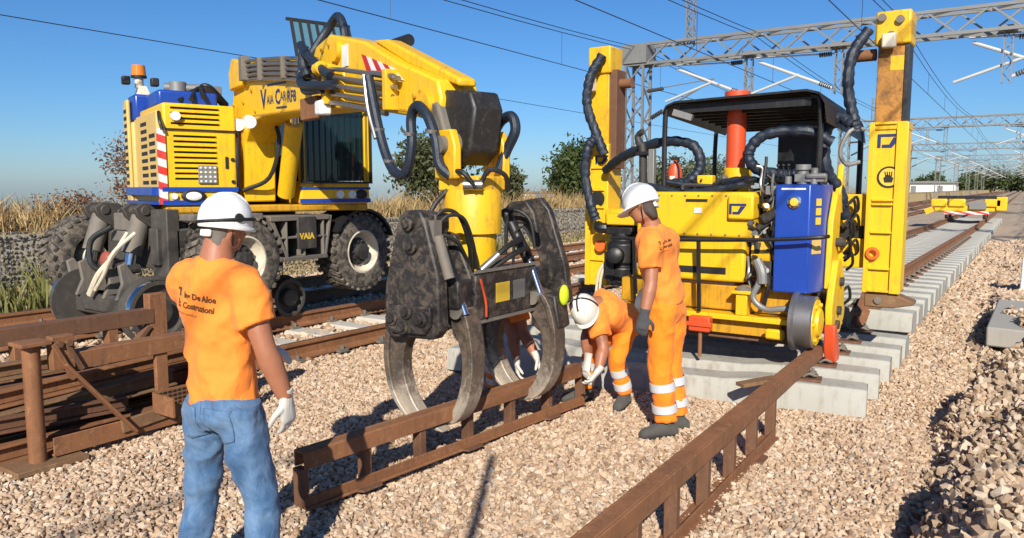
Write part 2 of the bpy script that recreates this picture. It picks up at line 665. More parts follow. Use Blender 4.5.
vo = t.node('ShaderNodeTexVoronoi')
vo.inputs['Scale'].default_value = 17
t.link(v, vo.inputs['Vector'])
sep = t.node('ShaderNodeSeparateColor')
t.link(vo.outputs['Color'], sep.inputs[0])
gravel = t.ramp(sep.outputs[0], [(0.0, (0.36, 0.25, 0.16)), (0.4, (0.55, 0.42, 0.29)), (0.8, (0.63, 0.50, 0.36)), (1.0, (0.44, 0.35, 0.26))])
gravel = t.mix(t.ramp(vo.outputs['Distance'], [(0.3, (0, 0, 0)), (0.75, (0.6, 0.6, 0.6))]), gravel, (0.26, 0.19, 0.13))  # gaps between stone cells darkened, crevice shade put into the colour
grass = t.mix(t.noise(v, 0.25, 6), (0.30, 0.21, 0.09), (0.42, 0.32, 0.16))
brown = t.mix(t.noise(v, 0.12, 6), (0.36, 0.27, 0.185), (0.44, 0.35, 0.25))
far = t.ramp(t.math('DIVIDE', sx.outputs[1], 100.0), [(0.16, (0, 0, 0)), (0.5, (1, 1, 1))])
c = t.mix(far, gravel, brown)
isb = t.math('LESS_THAN', sx.outputs[0], -12.45)
c = t.mix(isb, c, grass)
t.set(Base_Color=c, Roughness=0.95)
t.bump(vo.outputs['Distance'], 0.6, -0.03)
ground = link('ground', raw_mesh('ground', verts, np.concatenate(fi)), t.m)
struct(ground)
ground.data.polygons.foreach_set('use_smooth', [True] * len(ground.data.polygons))

# angular stone shapes shared by ballast and gabion
STONES = []
for k in range(12):
    bm = bmesh.new()
    sc = (1.0, random.uniform(0.65, 0.95), random.uniform(0.5, 0.8))
    for i in range(12):
        p = Vector((random.gauss(0, 1), random.gauss(0, 1), random.gauss(0, 1))).normalized() * random.uniform(0.86, 1.0)
        bm.verts.new((p.x * sc[0], p.y * sc[1], p.z * sc[2]))
    res = bmesh.ops.convex_hull(bm, input=bm.verts)
    bmesh.ops.delete(bm, geom=[e for e in res['geom_interior'] if isinstance(e, bmesh.types.BMVert)], context='VERTS')
    bmesh.ops.triangulate(bm, faces=bm.faces)
    bm.verts.index_update()
    STONES.append((np.array([v.co[:] for v in bm.verts]), np.array([[v.index for v in f.verts] for f in bm.faces])))
    bm.free()


def scatter(pos, size, seed=1, tilt=3.2):
    """Stones at pos (n,3) with radii size (n,): returns verts, tris, rnd."""
    g = np.random.default_rng(seed)
    n = len(pos)
    kind = g.integers(0, len(STONES), n)
    VV, TT, AA, off = [], [], [], 0
    for k, (sv, st) in enumerate(STONES):
        idx = np.where(kind == k)[0]
        m = len(idx)
        if not m:
            continue
        a, b, c = g.uniform(0, 2 * np.pi, m), g.uniform(-tilt / 2, tilt / 2, m), g.uniform(-tilt / 2, tilt / 2, m)
        ca, sa, cb, sb, cc, sc_ = np.cos(a), np.sin(a), np.cos(b), np.sin(b), np.cos(c), np.sin(c)
        Rm = np.empty((m, 3, 3))
        Rm[:, 0, 0], Rm[:, 0, 1], Rm[:, 0, 2] = ca * cb, ca * sb * sc_ - sa * cc, ca * sb * cc + sa * sc_
        Rm[:, 1, 0], Rm[:, 1, 1], Rm[:, 1, 2] = sa * cb, sa * sb * sc_ + ca * cc, sa * sb * cc - ca * sc_
        Rm[:, 2, 0], Rm[:, 2, 1], Rm[:, 2, 2] = -sb, cb * sc_, cb * cc
        vv = np.einsum('mij,vj->mvi', Rm, sv) * size[idx][:, None, None] + pos[idx][:, None, :]
        VV.append(vv.reshape(-1, 3))
        TT.append((st[None] + (np.arange(m) * len(sv))[:, None, None] + off).reshape(-1, 3))
        AA.append(np.repeat(g.uniform(0, 1, m), len(sv)))
        off += m * len(sv)
    return np.concatenate(VV), np.concatenate(TT), np.concatenate(AA)


def patch(x0, x1, y0, y1, cell, seed, keep=None):
    """Jittered grid of points."""
    g = np.random.default_rng(seed)
    X, Y = np.meshgrid(np.arange(x0, x1, cell), np.arange(y0, y1, cell), indexing='ij')
    X = X.ravel() + g.uniform(-0.5, 0.5, X.size) * cell
    Y = Y.ravel() + g.uniform(-0.5, 0.5, Y.size) * cell
    # only where the place is open to view: a wedge in front of the standing point
    ca, sa = math.cos(YAW), math.sin(YAW)
    xr, dp = X * ca + Y * sa, -X * sa + Y * ca
    m = (dp > 2.6) & (np.abs(xr) < dp * 0.80 + 0.8)
    if keep is not None:
        m &= keep(X, Y)
    return X[m], Y[m], dp[m]


def ballast():
    Ps, Ss = [], []
    g = np.random.default_rng(3)
    # working floor, near
    for i, (cell, r, x0, x1, y0, y1, cond) in enumerate([
        (0.029, 0.0255, -6.2, 0.05, 0.5, 12.0, lambda X, Y: ((-X * 0.558 + Y * 0.83) < 7.4) & (X < -0.2 + 0.1 * np.sin(Y))),
        (0.045, 0.037, -6.2, -0.2, 3.0, 14.0, lambda X, Y: ((-X * 0.558 + Y * 0.83) >= 7.4) & ((X > -1.3) | (X < -3.0))),
        (0.048, 0.036, -0.35, 4.5, 1.5, 12.0, lambda X, Y: X > -0.42 + 0.1 * np.sin(Y)),
        (0.085, 0.06, -1.1, 8.0, 11.8, 30.0, None),
        (0.08, 0.05, -12.4, -5.9, 3.0, 22.0, None),
        (0.14, 0.09, -12.4, -5.0, 22.0, 45.0, None),
    ]):
        X, Y, dp = patch(x0, x1, y0, y1, cell, 10 + i, cond)
        n = len(X)
        s = r * g.uniform(0.62, 1.25, n)
        z = zg(X, Y) + (s * g.uniform(-0.12, 0.12, n) if i < 2 else s * g.uniform(-0.25, 0.35, n))
        Ps.append(np.stack([X, Y, z], -1))
        Ss.append(s)
    # loose larger stones thrown on the heap beside the sleepers
    X, Y, dp = patch(-0.4, 4.0, 1.5, 12, 0.085, 77, lambda X, Y: X > -0.45 + 0.1 * np.sin(Y))
    n = len(X)
    s = g.uniform(0.026, 0.05, n)
    Ps.append(np.stack([X, Y, zg(X, Y) + s * 0.9], -1))
    Ss.append(s)
    heap = [Ps.pop(2), Ps.pop(-1)], [Ss.pop(2), Ss.pop(-1)]
    pos, size = np.concatenate(Ps), np.concatenate(Ss)
    vv, tt, aa = scatter(pos, size, 5, 2.0)
    o = link('ballast', raw_mesh('ballast', vv, tt, aa), MATS['ballast_stone'])
    tag(o, 'pale crushed stone ballast covering the working area and the track beds', 'ballast', kind='stuff')
    vv, tt, aa = scatter(np.concatenate(heap[0]), np.concatenate(heap[1]), 6)
    o = link('ballast_heap', raw_mesh('ballast_heap', vv, tt, aa), MATS['heap_stone'])
    tag(o, 'heap of larger loose stones along the right edge of the working area', 'ballast', kind='stuff')
    print('ballast stones', len(pos), 'tris', len(tt))


ballast()

# ------------------------------------------------------------------ gabion wall and the bank behind it
def gabion():
    root = thing('gabion_wall', 'long low retaining wall of grey stones in wire baskets along the bank', 'wall', (-12.4, 20, 0))
    b = MB()
    b.box(-13.3, -12.52, -4, 110, 0, 1.08)
    b.build('basket_core', MATS['concrete_far'], root)
    g = np.random.default_rng(21)
    P, S = [], []
    for y0, y1, cell in ((2.5, 14, 0.066), (14, 45, 0.11), (45, 109, 0.3)):
        Y, Z = np.meshgrid(np.arange(y0, y1, cell), np.arange(0.05, 1.09, cell * 0.85), indexing='ij')
        n = Y.size
        P.append(np.stack([-12.50 + g.uniform(-0.01, 0.014, n), Y.ravel() + g.uniform(-.4, .4, n) * cell, Z.ravel() + g.uniform(-.35, .35, n) * cell], -1))
        S.append(cell * g.uniform(0.5, 0.72, n))
    vv, tt, aa = scatter(np.concatenate(P), np.concatenate(S), 9)
    vv[:, 0] = -12.5 + (vv[:, 0] + 12.5) * 0.45
    o = link('stone_fill', raw_mesh('stone_fill', vv, tt, aa), MATS['gabion_stone'], root)
    o.data.transform(Matrix.Translation((12.4, -20, 0)))
    o['kind'] = 'stuff'
    wire = MB()
    for k in range(60):
        y = 2 + k * 1.0
        wire.bar((-12.40, y, 0), (-12.40, y, 1.14), 0.012, 0.012)
    for z in (0.02, 0.55, 1.13):
        wire.bar((-12.397, 0, z), (-12.397, 62, z), 0.012, 0.012)
    wire.build('wire_basket', MATS['galv'], root)


gabion()


def blades(name, label, cat, mat, regions, seed, h=(0.25, 0.6), wd=0.012, lean=0.35, zf=None):
    g = np.random.default_rng(seed)
    VV, TT, AA, off = [], [], [], 0
    for (x0, x1, y0, y1, n, hs) in regions:  # clumped: tall tufts, trampled gaps
        cx, cy = g.uniform(x0, x1, n // 9 + 1), g.uniform(y0, y1, n // 9 + 1)
        k = g.integers(0, len(cx), n)
        x, y = cx[k] + g.normal(0, 0.09, n), cy[k] + g.normal(0, 0.09, n)
        z = zf(x, y) if zf is not None else zg(x, y)
        hh = g.uniform(h[0], h[1], n) * hs * (0.35 + 1.05 * g.uniform(0, 1, len(cx))[k] ** 1.6) * (0.75 + 0.45 * np.sin(y * 1.1 + 2 * np.sin(y * 0.37)))
        a = g.uniform(0, 2 * np.pi, n)
        lx, ly = np.cos(a) * hh * g.uniform(0, lean * 2, n), np.sin(a) * hh * g.uniform(0, lean * 2, n)
        b = g.uniform(0, 2 * np.pi, n)
        wx, wy = np.cos(b) * wd, np.sin(b) * wd
        p0 = np.stack([x - wx, y - wy, z - 0.03], -1)
        p1 = np.stack([x + wx, y + wy, z - 0.03], -1)
        p2 = np.stack([x - wx * .7 + lx * .35, y - wy * .7 + ly * .35, z + hh * .6], -1)
        p3 = np.stack([x + wx * .7 + lx * .35, y + wy * .7 + ly * .35, z + hh * .6], -1)
        p4 = np.stack([x + lx, y + ly, z + hh], -1)
        VV.append(np.stack([p0, p1, p2, p3, p4], 1).reshape(-1, 3))
        base = (np.arange(n) * 5)[:, None, None] + off
        TT.append((np.array([[0, 1, 3], [0, 3, 2], [2, 3, 4]])[None] + base).reshape(-1, 3))
        AA.append(np.repeat(g.uniform(0, 1, n), 5))
        off += n * 5
    o = link(name, raw_mesh(name, np.concatenate(VV), np.concatenate(TT), np.concatenate(AA)), MATS[mat])
    o.data.polygons.foreach_set('use_smooth', [True] * len(o.data.polygons))
    return tag(o, label, cat, kind='stuff')


def zbank(x, y):
    return (1.05 + 0.08 * np.sin(x * 1.3) * np.sin(y * .7)) * np.clip((x + 24) / 6, 0, 1)


blades('dry_grass', 'dry straw coloured grass growing along the top of the stone wall', 'grass', 'dry_grass_blade',
       [(-14.5, -12.6, 1.5, 16, 14000, 1.0), (-16.5, -12.7, 16, 40, 16000, 1.25), (-18, -12.8, 40, 80, 9000, 1.8)], 31, (0.22, 0.5), 0.014, 0.5, zbank)
blades('weeds', 'green weeds growing at the foot of the stone wall', 'weeds', 'leaf_weed',
       [(-12.4, -11.7, 3, 6.0, 700, 1.0), (-12.4, -11.9, 7.5, 30, 900, 0.7)], 32, (0.15, 0.65), 0.016, 0.25, lambda x, y: 0 * x)
bm_ = MB()
ys = np.linspace(-4, 110, 58)
xs = [-13.0, -13.6, -15, -18, -20, -22, -24.2]
vs = [(x, y, (zbank(x, y) - 0.02 if x < -13.0 else 1.03)) for x in xs for y in ys]
fs = [(i * 58 + j, i * 58 + j + 1, (i + 1) * 58 + j + 1, (i + 1) * 58 + j) for i in range(len(xs) - 1) for j in range(57)]
bm_.add(vs, [f[::-1] for f in fs])
struct(bm_.build('bank', ground.data.materials[0], None, smooth=60))

# ------------------------------------------------------------------ trees and shrubs
def tree(name, label, loc, h, rad, leaf, n_leaf, seed, lsize=0.09, trunk=0.09, group=None, crown_lo=0.15, bare=False, cat='tree', lobes=9, spread=0.22):
    g = random.Random(seed)
    gn = np.random.default_rng(seed)
    root = thing(name, label, cat, loc, group)
    L = Vector(loc)
    b = MB()
    tips = []
    b.tube([L + V(0, 0, -0.1), L + V(g.uniform(-.1, .1), g.uniform(-.1, .1), h * 0.35), L + V(g.uniform(-.2, .2), g.uniform(-.2, .2), h * 0.75)], [trunk, trunk * .7, trunk * .25], 8, smooth=4)
    for k in range(lobes * 2):
        a = g.uniform(0, 6.28)
        z0 = h * g.uniform(0.08, 0.5)
        rr = rad * g.uniform(0.35, 0.85)
        zt = h * g.uniform(crown_lo + 0.1, 0.92)
        sh = math.sqrt(max(0.05, 1 - ((zt / h - 0.5) / 0.55) ** 2))
        tip = L + V(math.cos(a) * rr * sh, math.sin(a) * rr * sh, zt)
        mid = (L + V(0, 0, z0)).lerp(tip, 0.5) + V(0, 0, h * 0.05)
        b.tube([L + V(0, 0, z0), mid, tip], [trunk * .45, trunk * .25, trunk * .07], 5, smooth=3)
        tips.append(tip)
    b.build('trunk', MATS['bark'], root)
    cen = np.array([t[:] for t in tips])
    k = gn.integers(0, len(cen), n_leaf)
    sg = rad * spread
    p = cen[k] + gn.normal(0, 1, (n_leaf, 3)) * np.array([sg, sg, sg * 0.9])
    p[:, 2] = np.maximum(p[:, 2], L.z + h * crown_lo * gn.uniform(0.3, 1.2, n_leaf))
    d = gn.normal(0, 1, (n_leaf, 3))
    d /= np.linalg.norm(d, axis=1)[:, None]
    e = np.cross(d, gn.normal(0, 1, (n_leaf, 3)))
    e /= np.linalg.norm(e, axis=1)[:, None]
    s = lsize * gn.uniform(0.5, 1.3, n_leaf)[:, None]
    q = np.stack([p - d * s, p + e * s * .45, p + d * s, p - e * s * .45], 1).reshape(-1, 3) - np.array(L)
    base = (np.arange(n_leaf) * 4)[:, None, None]
    tt = (np.array([[0, 1, 2], [0, 2, 3]])[None] + base).reshape(-1, 3)
    at = np.repeat(np.clip(gn.uniform(0, 1, n_leaf) * 0.7 + gn.uniform(0, .3, len(cen))[k], 0, 1), 4)
    link('crown', raw_mesh('crown', q, tt, at), MATS[leaf], root)
    return root


tree('bush', 'green bush behind the excavator cab and the hanging hoses', (-15.5, 18.8, 1.0), 2.4, 1.45, 'leaf_olive', 4200, 41, 0.10)
tree('bush', 'narrow green bush just right of the yellow rotator', (-15.5, 22.9, 1.0), 1.7, 0.6, 'leaf_olive', 1200, 42, 0.10)
tree('tree', 'rounded green tree on the bank left of the gantry mast', (-16.5, 30.3, 0.8), 3.0, 1.5, 'leaf_green', 6000, 43, 0.12, trunk=0.13)
tree('bush', 'low olive bush seen under the canopy beside the fire extinguisher', (-16, 40, 1.0), 2.3, 2.0, 'leaf_olive', 3000, 44, 0.13)
tree('bush', 'low olive bush seen behind the red cylinder', (-17, 47, 1.0), 2.2, 2.4, 'leaf_olive', 3000, 46, 0.13)
tree('dry_shrub', 'dry reddish shrub on the bank left of the engine cover', (-14.2, 8.6, 1.05), 1.75, 1.0, 'leaf_dry', 5200, 45, 0.04, trunk=0.06, crown_lo=0.05, cat='shrub', lobes=34, spread=0.13)
tree('dry_shrub', 'low dark red shrub at the left of the dry bank', (-13.6, 6.7, 1.05), 0.6, 0.75, 'leaf_dry', 1800, 47, 0.035, trunk=0.04, crown_lo=0.1, cat='shrub', lobes=14, spread=0.13)
FAR_TREES = [(-48, 345, 6.5, 6, 'left of the warehouse'), (-19, 350, 6, 5, 'right behind the warehouse'), (-34, 365, 7, 6, 'next to the warehouse'), (-12, 370, 8.5, 7, 'beyond the yellow trolley'), (-3, 380, 9, 8, 'near where the tracks meet'), (9, 400, 8, 7, 'at the far end of the tracks'), (-19, 390, 8, 6, 'behind a lattice mast')]
for i, (x, y, h, r_, wh) in enumerate(FAR_TREES):
    tree('tree', 'small distant green tree on the skyline ' + wh, (x, y, -0.1), h, r_, 'leaf_green', 1500, 60 + i, 0.8, trunk=0.25, group='distant trees on the skyline', lobes=7)

# far buildings
bd = thing('warehouse', 'long white warehouse far off on the skyline beside the gantry mast', 'building', (-31, 337, 0))
MB().box(-41, -22, 330, 345, -0.1, 3.6).build('wall', MATS['white_paint'], bd)
MB().prism([(-42, 3.6), (-21, 3.6), (-21, 4.0), (-31, 4.5), (-42, 4.0)], (0, 337, 0), (1, 0, 0), (0, 0, 1), 16).build('roof', MATS['galv'], bd)
for k in range(2):
    MB().box(-37 + k * 9, -35.2 + k * 9, 329.9, 330.02, 0.0, 2.6).build('door', MATS['galv'], bd)
bd = thing('shed', 'small white and blue building far off beyond the bank', 'building', (-67, 110, 0))
MB().box(-71.5, -68.0, 108, 116, -1.6, 1.0).build('white_wall', MATS['white_paint'], bd)
MB().box(-68.0, -64.6, 107.9, 116, -1.6, 0.95).build('blue_wall', plain('far_blue', (0.02, 0.16, 0.5), 0.6), bd)
MB().box(-71.8, -64.4, 107.6, 116.3, 1.0, 1.2).build('roof', MATS['galv'], bd)
# ------------------------------------------------------------------ rails and sleepers
def rail_profile(w_base=0.15, h=0.17, head=0.07):
    b, t, hd = w_base / 2, 0.008, head / 2
    return [(-b, 0), (b, 0), (b, 0.012), (t + 0.012, 0.028), (t, 0.045), (t, h - 0.045), (hd, h - 0.032), (hd, h - 0.006), (hd - 0.008, h),
            (-hd + 0.008, h), (-hd, h - 0.006), (-hd, h - 0.032), (-t, h - 0.045), (-t, 0.045), (-t - 0.012, 0.028), (-b, 0.012)]


def rail(label, pts, group, mat='rust', shiny=False):
    """A rail along a list of (x, y, z of its foot)."""
    root_loc = pts[0]
    o = thing('rail', label, 'rail', root_loc, group)
    prof = rail_profile()
    b = MB()
    n = len(prof)
    vs = [(x + a, y, z + h) for x, y, z in pts for a, h in prof]
    fs = []
    for i in range(len(pts) - 1):
        for k in range(n):
            a, c = i * n + k, i * n + (k + 1) % n
            fs.append((a, c, c + n, a + n))
    fs.append(tuple(range(n - 1, -1, -1)))
    fs.append(tuple(range((len(pts) - 1) * n, len(pts) * n)))
    b.add(vs, fs)
    b.build('rail_section', MATS[mat], o, smooth=25)
    if shiny:
        s = MB()
        vs = [(x + a, y, z + 0.1715) for x, y, z in pts for a in (-0.026, 0.026)]
        s.add(vs, [(2 * i, 2 * i + 1, 2 * i + 3, 2 * i + 2) for i in range(len(pts) - 1)])
        s.build('running_band', MATS['rail_top'], o)
    return o


def lift(y):
    """The laid track panel is still lifted behind the gantry and settles further on."""
    return 0.19 * float(np.clip((y - 9.0) / 0.4, 0, 1)) * float(np.clip((34 - y) / 22, 0, 1))


def sleeper_mesh(length, name):
    """Concrete bearer along x from 0 to -length, shallow trough between the rail seats."""
    b = MB()
    xs = [0, -0.02, -0.2, -0.5, -0.85, -1.1, -length + 1.1, -length + 0.85, -length + 0.5, -length + 0.2, -length + 0.02, -length]
    hs = [0.205, 0.215, 0.22, 0.225, 0.22, 0.195, 0.195, 0.22, 0.225, 0.22, 0.215, 0.205]
    ws = [q + 0.03 for q in (0.135, 0.14, 0.145, 0.15, 0.15, 0.145, 0.145, 0.15, 0.15, 0.145, 0.14, 0.135)]
    vs = []
    for x, h, w_ in zip(xs, hs, ws):
        vs += [(x, -w_, 0), (x, w_, 0), (x, w_ - 0.012, h - 0.045), (x, w_ - 0.04, h), (x, -w_ + 0.04, h), (x, -w_ + 0.012, h - 0.045)]
    fs = [(5, 4, 3, 2, 1, 0), tuple(range(len(vs) - 6, len(vs)))]
    for i in range(len(xs) - 1):
        for k in range(6):
            a, c = i * 6 + k, i * 6 + (k + 1) % 6
            fs.append((a, a + 6, c + 6, c))
    b.add(vs, [f[::-1] for f in fs])
    o = b.build(name, MATS['concrete'], None, bevel=0.008, smooth=30)
    return o


def fastening_objs():
    b = MB()
    b.box(-0.17, 0.17, -0.085, 0.085, 0, 0.018)
    plate = b.build('base_plate', MATS['rust_dark'], None, bevel=0.004)
    b = MB()
    for s in (-1, 1):
        b.tube([(s * 0.03, -0.05, 0.03), (s * 0.075, -0.055, 0.06), (s * 0.125, -0.03, 0.04), (s * 0.13, 0.03, 0.04), (s * 0.075, 0.055, 0.06), (s * 0.03, 0.05, 0.03)], 0.011, 6, smooth=3)
        b.cyl((s * 0.1, 0, 0.0), (s * 0.1, 0, 0.095), 0.013, n=8)
        b.cyl((s * 0.1, 0, 0.05), (s * 0.1, 0, 0.075), 0.03, n=6)
    clip = b.build('rail_clip', MATS['dusty_steel'], None)
    return plate, clip


NEW_RAILS = (-1.46, -2.92)
slp_long = sleeper_mesh(3.75, 'concrete_sleeper')
slp_short = sleeper_mesh(2.5, 'concrete_sleeper')
PLATE, CLIP = fastening_objs()
ORD = ['nearest', 'second', 'third', 'fourth', 'fifth', 'sixth', 'seventh', 'eighth', 'ninth', 'tenth']
NSL = 68
first = {}
for i in range(NSL):
    y = 6.46 + i * 0.6
    longk = i < 5
    src = slp_long if longk else slp_short
    if longk in first:
        o = src.copy()
        COL.objects.link(o)
    else:
        o = src
        first[longk] = 1
    z = lift(y)
    x0 = -0.94 + random.uniform(-0.015, 0.015)
    o.location = (x0, y, z)
    sk = R(9) * max(0, 1 - i / 5) if longk else 0
    o.rotation_euler = (0, 0, sk + R(random.uniform(-0.6, 0.6)))
    if i < 10:
        lb = f'{ORD[i]} concrete sleeper from the near end of the new track' if i else 'nearest concrete sleeper, its long side facing the two workers by the gantry'
    else:
        lb = 'concrete sleeper in the long pale row leading away under the right rail'
    tag(o, lb, 'sleeper', 'concrete sleepers of the new track')
    for xr in NEW_RAILS:
        if i > 34 or (i < 5 and xr < -2):
            continue
        for src2 in (PLATE, CLIP):
            c_ = src2.copy()
            COL.objects.link(c_)
            c_.parent = o
            c_.location = (xr - x0, (xr - x0) * math.tan(-sk) * -0 , 0.225)
for src2 in (PLATE, CLIP):
    bpy.data.objects.remove(src2)

yy = list(np.arange(8.95, 20, 0.5)) + list(np.arange(20, 60, 2)) + list(np.arange(60, 420, 20))
rail('right rail of the new track curving away behind the gantry', [(-1.46, y, 0.25 + lift(y)) for y in yy], 'rails of the new track', 'rust')
rail('left rail of the new track seen behind the gantry', [(-2.92, y, 0.25 + lift(y)) for y in yy], 'rails of the new track', 'rust')

# the two older tracks on the left: flush sleepers, four rails
OLD = [-6.05, -7.5, -9.0, -10.45]
names = ['rusty rail of the old track nearest the workers', 'rail under the near wheels of the excavator', 'rail under the far wheels of the excavator', 'rusty rail of the old track nearest the stone wall']
for xr, nm in zip(OLD, names):
    rail(nm, [(xr, y, 0.055) for y in [-6, 10, 30, 60, 120, 420]], 'rails of the old tracks', 'rust', True)
base = MB()
for L_ in (2.2,):
    base.box(-0.42, 1.36, -0.13, 0.13, -0.15, 0.045)
old_slp = base.build('concrete_sleeper', paint('concrete_white', (0.52, 0.49, 0.43), amount=0.35, rough=0.9, var=0.12, dirt=(0.3, 0.25, 0.18), bump=0.15), None, bevel=0.012)
b = MB()
for s in (0.0, 1.46):
    for q in (-1, 1):
        b.box(s + q * 0.1 - 0.035, s + q * 0.1 + 0.035, -0.06, 0.06, 0.045, 0.075)
        b.cyl((s + q * 0.1, 0, 0.06), (s + q * 0.1, 0, 0.12), 0.02, n=6)
fast = b.build('rail_fastening', MATS['dusty_steel'], old_slp)
k = 0
for t_i, xa in enumerate((-7.51, -10.46)):
    for i in range(44):
        y = 2.6 + i * 0.6
        if k == 0:
            o = old_slp
        else:
            o = copy_tree(old_slp)
        k += 1
        o.location = (xa, y + t_i * 0.2, 0.0)
        tag(o, 'pale concrete sleeper bedded under the rusty rails ' + ('in front of the excavator wheels' if t_i == 0 else 'between the excavator and the stone wall'), 'sleeper', 'sleepers of the old tracks, ' + ('near' if t_i == 0 else 'far'))
# tracks further right and far away: only rails show
for j, xr in enumerate((-6.05, -7.5)):
    pass
# yard rails on the far left distance
for j, (xr, nm) in enumerate([(4.4, 'left'), (5.9, 'right')]):
    rail(f'{nm} rail of the far track at the right edge', [(xr, y, 0.05) for y in (26, 60, 120, 420)], 'rails of the right hand track', 'rust', True)

# ------------------------------------------------------------------ overhead line portals
def lattice(b, p0, p1, w_, d_, up, step, r=0.02, leg=0.05, braces=True):
    """Square lattice girder: four chords with zigzag lacing on all four sides."""
    p0, p1 = Vector(p0), Vector(p1)
    x, y, z = frame_to(p0, p1, up)
    L = (p1 - p0).length
    cs = [(-1, -1), (1, -1), (1, 1), (-1, 1)]
    for sx, sy in cs:
        o = x * (sx * w_ / 2) + y * (sy * d_ / 2)
        b.bar(p0 + o, p1 + o, leg, leg, up)
    segs = []
    n = max(2, int(L / step))
    for i in range(n):
        for k in range(4):
            a, c = cs[k], cs[(k + 1) % 4]
            if i % 2:
                a, c = c, a
            q0 = p0 + z * (L * i / n) + x * (a[0] * w_ / 2) + y * (a[1] * d_ / 2)
            q1 = p0 + z * (L * (i + 1) / n) + x * (c[0] * w_ / 2) + y * (c[1] * d_ / 2)
            segs.append((q0, q1))
    return segs


paint('arm_grey', (0.5, 0.5, 0.49), amount=0.3, rough=0.5, dirt=(0.3, 0.28, 0.25))


def cantilever(root, x, y, z, s=1):
    """Hanger post, insulators and the pale steady arm."""
    b = MB()
    segs = lattice(b, (x, y, z), (x, y, z - 1.35), 0.2, 0.2, (0, 1, 0), 0.25, leg=0.03)
    for q0, q1 in segs:
        b.bar(q0, q1, 0.015, 0.015)
    b.box(x - 0.18, x + 0.18, y - 0.18, y + 0.18, z - 0.02, z + 0.1)
    hp = b.build('hanger_post', MATS['galv'], root)
    b = MB()
    a0, a1 = (x + 0.1 * s, y, z - 0.2), (x + 0.1 * s, y, z - 1.2)
    e = (x + 2.3 * s, y, z - 0.25)
    b.tube([a1, e], 0.045, 8)
    b.tube([a0, (x + 2.4 * s, y, z - 0.12)], 0.026, 6)
    b.tube([(x + 1.1 * s, y, z - 0.72), (x + 2.7 * s, y, z - 1.25)], 0.04, 8)
    b.build('steady_arm', MATS['arm_grey'], root)
    b = MB()
    for p, q in ((a1, e), (a0, e)):
        p, q = Vector(p), Vector(q)
        d = (q - p).normalized()
        for k in range(6):
            b.cyl(p + d * (0.12 + k * 0.06), p + d * (0.15 + k * 0.06), 0.07, n=10)
    b.build('insulator', MATS['dark_machine'], root)


PX0, PX1, PZ = -11.0, 15.5, 5.85
ordp = ['nearest', 'second', 'third', 'fourth', 'fifth', 'sixth', 'seventh', 'eighth']
for i in range(8):
    y = 23.9 + 35 * i
    r_ = thing('overhead_line_portal', f'{ordp[i]} steel lattice portal carrying the overhead line across the tracks', 'portal', (PX0, y, 0), 'overhead line portals')
    for nm, xc in (('column', PX0), ('column', PX1)):
        b = MB()
        segs = lattice(b, (xc, y, -0.1), (xc, y, PZ + 0.65), 0.62, 0.62, (0, 1, 0), 0.62, leg=0.075)
        o = b.build(nm, MATS['galv'], r_)
        if i == 0 and xc < 0:
            for q0, q1 in segs:
                MB().bar(q0, q1, 0.045, 0.045).build('brace', MATS['galv'], o)
        else:
            b = MB()
            for q0, q1 in segs:
                b.bar(q0, q1, 0.04, 0.04)
            b.build('lacing', MATS['galv'], o)['kind'] = 'stuff'
    if i > 0:
        b = MB()
        sg = lattice(b, (2.4, y, -0.1), (2.4, y, PZ), 0.5, 0.5, (0, 1, 0), 0.62, leg=0.07)
        for q0, q1 in sg:
            b.bar(q0, q1, 0.04, 0.04)
        b.build('middle_column', MATS['galv'], r_)
    b = MB()
    segs = lattice(b, (PX0 - 0.3, y, PZ + 0.3), (PX1 + 0.3, y, PZ + 0.3), 0.6, 0.62, (0, 0, 1), 0.72, leg=0.085)
    b.box(PX0 - 0.45, PX0 + 0.45, y - 0.4, y + 0.4, PZ + 0.02, PZ + 0.62)
    o = b.build('beam', MATS['galv'], r_)
    if i == 0:
        for q0, q1 in segs:
            MB().bar(q0, q1, 0.05, 0.05).build('brace', MATS['galv'], o)
    else:
        b = MB()
        for q0, q1 in segs:
            b.bar(q0, q1, 0.05, 0.05)
        b.build('lacing', MATS['galv'], o)['kind'] = 'stuff'
    for xt, s in ((-7.3, -1), (-4.7, -1), (-0.6, 1), (0.9, -1), (3.5, 1), (7.5, -1), (9.3, 1), (12.6, -1)):
        cantilever(r_, xt, y, PZ, s)
    # short mast on top with an insulator for the feeder
    b = MB()
    for xt in (-9.2, 0.5):
        sg = lattice(b, (xt, y, PZ + 0.62), (xt, y, PZ + 2.2), 0.22, 0.22, (0, 1, 0), 0.25, leg=0.035)
        for q0, q1 in sg:
            b.bar(q0, q1, 0.02, 0.02)
    b.build('top_mast', MATS['galv'], r_)
    # arms left of the column
    b = MB()
    b.tube([(PX0 + 0.3, y, 4.0), (PX0 + 2.6, y, 5.2)], 0.03, 8)
    b.tube([(PX0 + 0.3, y, 5.0), (PX0 + 2.6, y, 5.22)], 0.018, 6)
    b.build('steady_arm', MATS['galv'], r_)
    b = MB()
    for k in range(7):
        b.cyl((PX0 + 0.5 + k * 0.06, y, 4.1 + k * 0.031), (PX0 + 0.53 + k * 0.06, y, 4.115 + k * 0.031), 0.075, n=10)
    b.cyl((PX0 + 0.35, y, 4.98), (PX0 + 0.9, y, 5.03), 0.06, n=8)
    b.build('insulator', MATS['dark_machine'], r_)

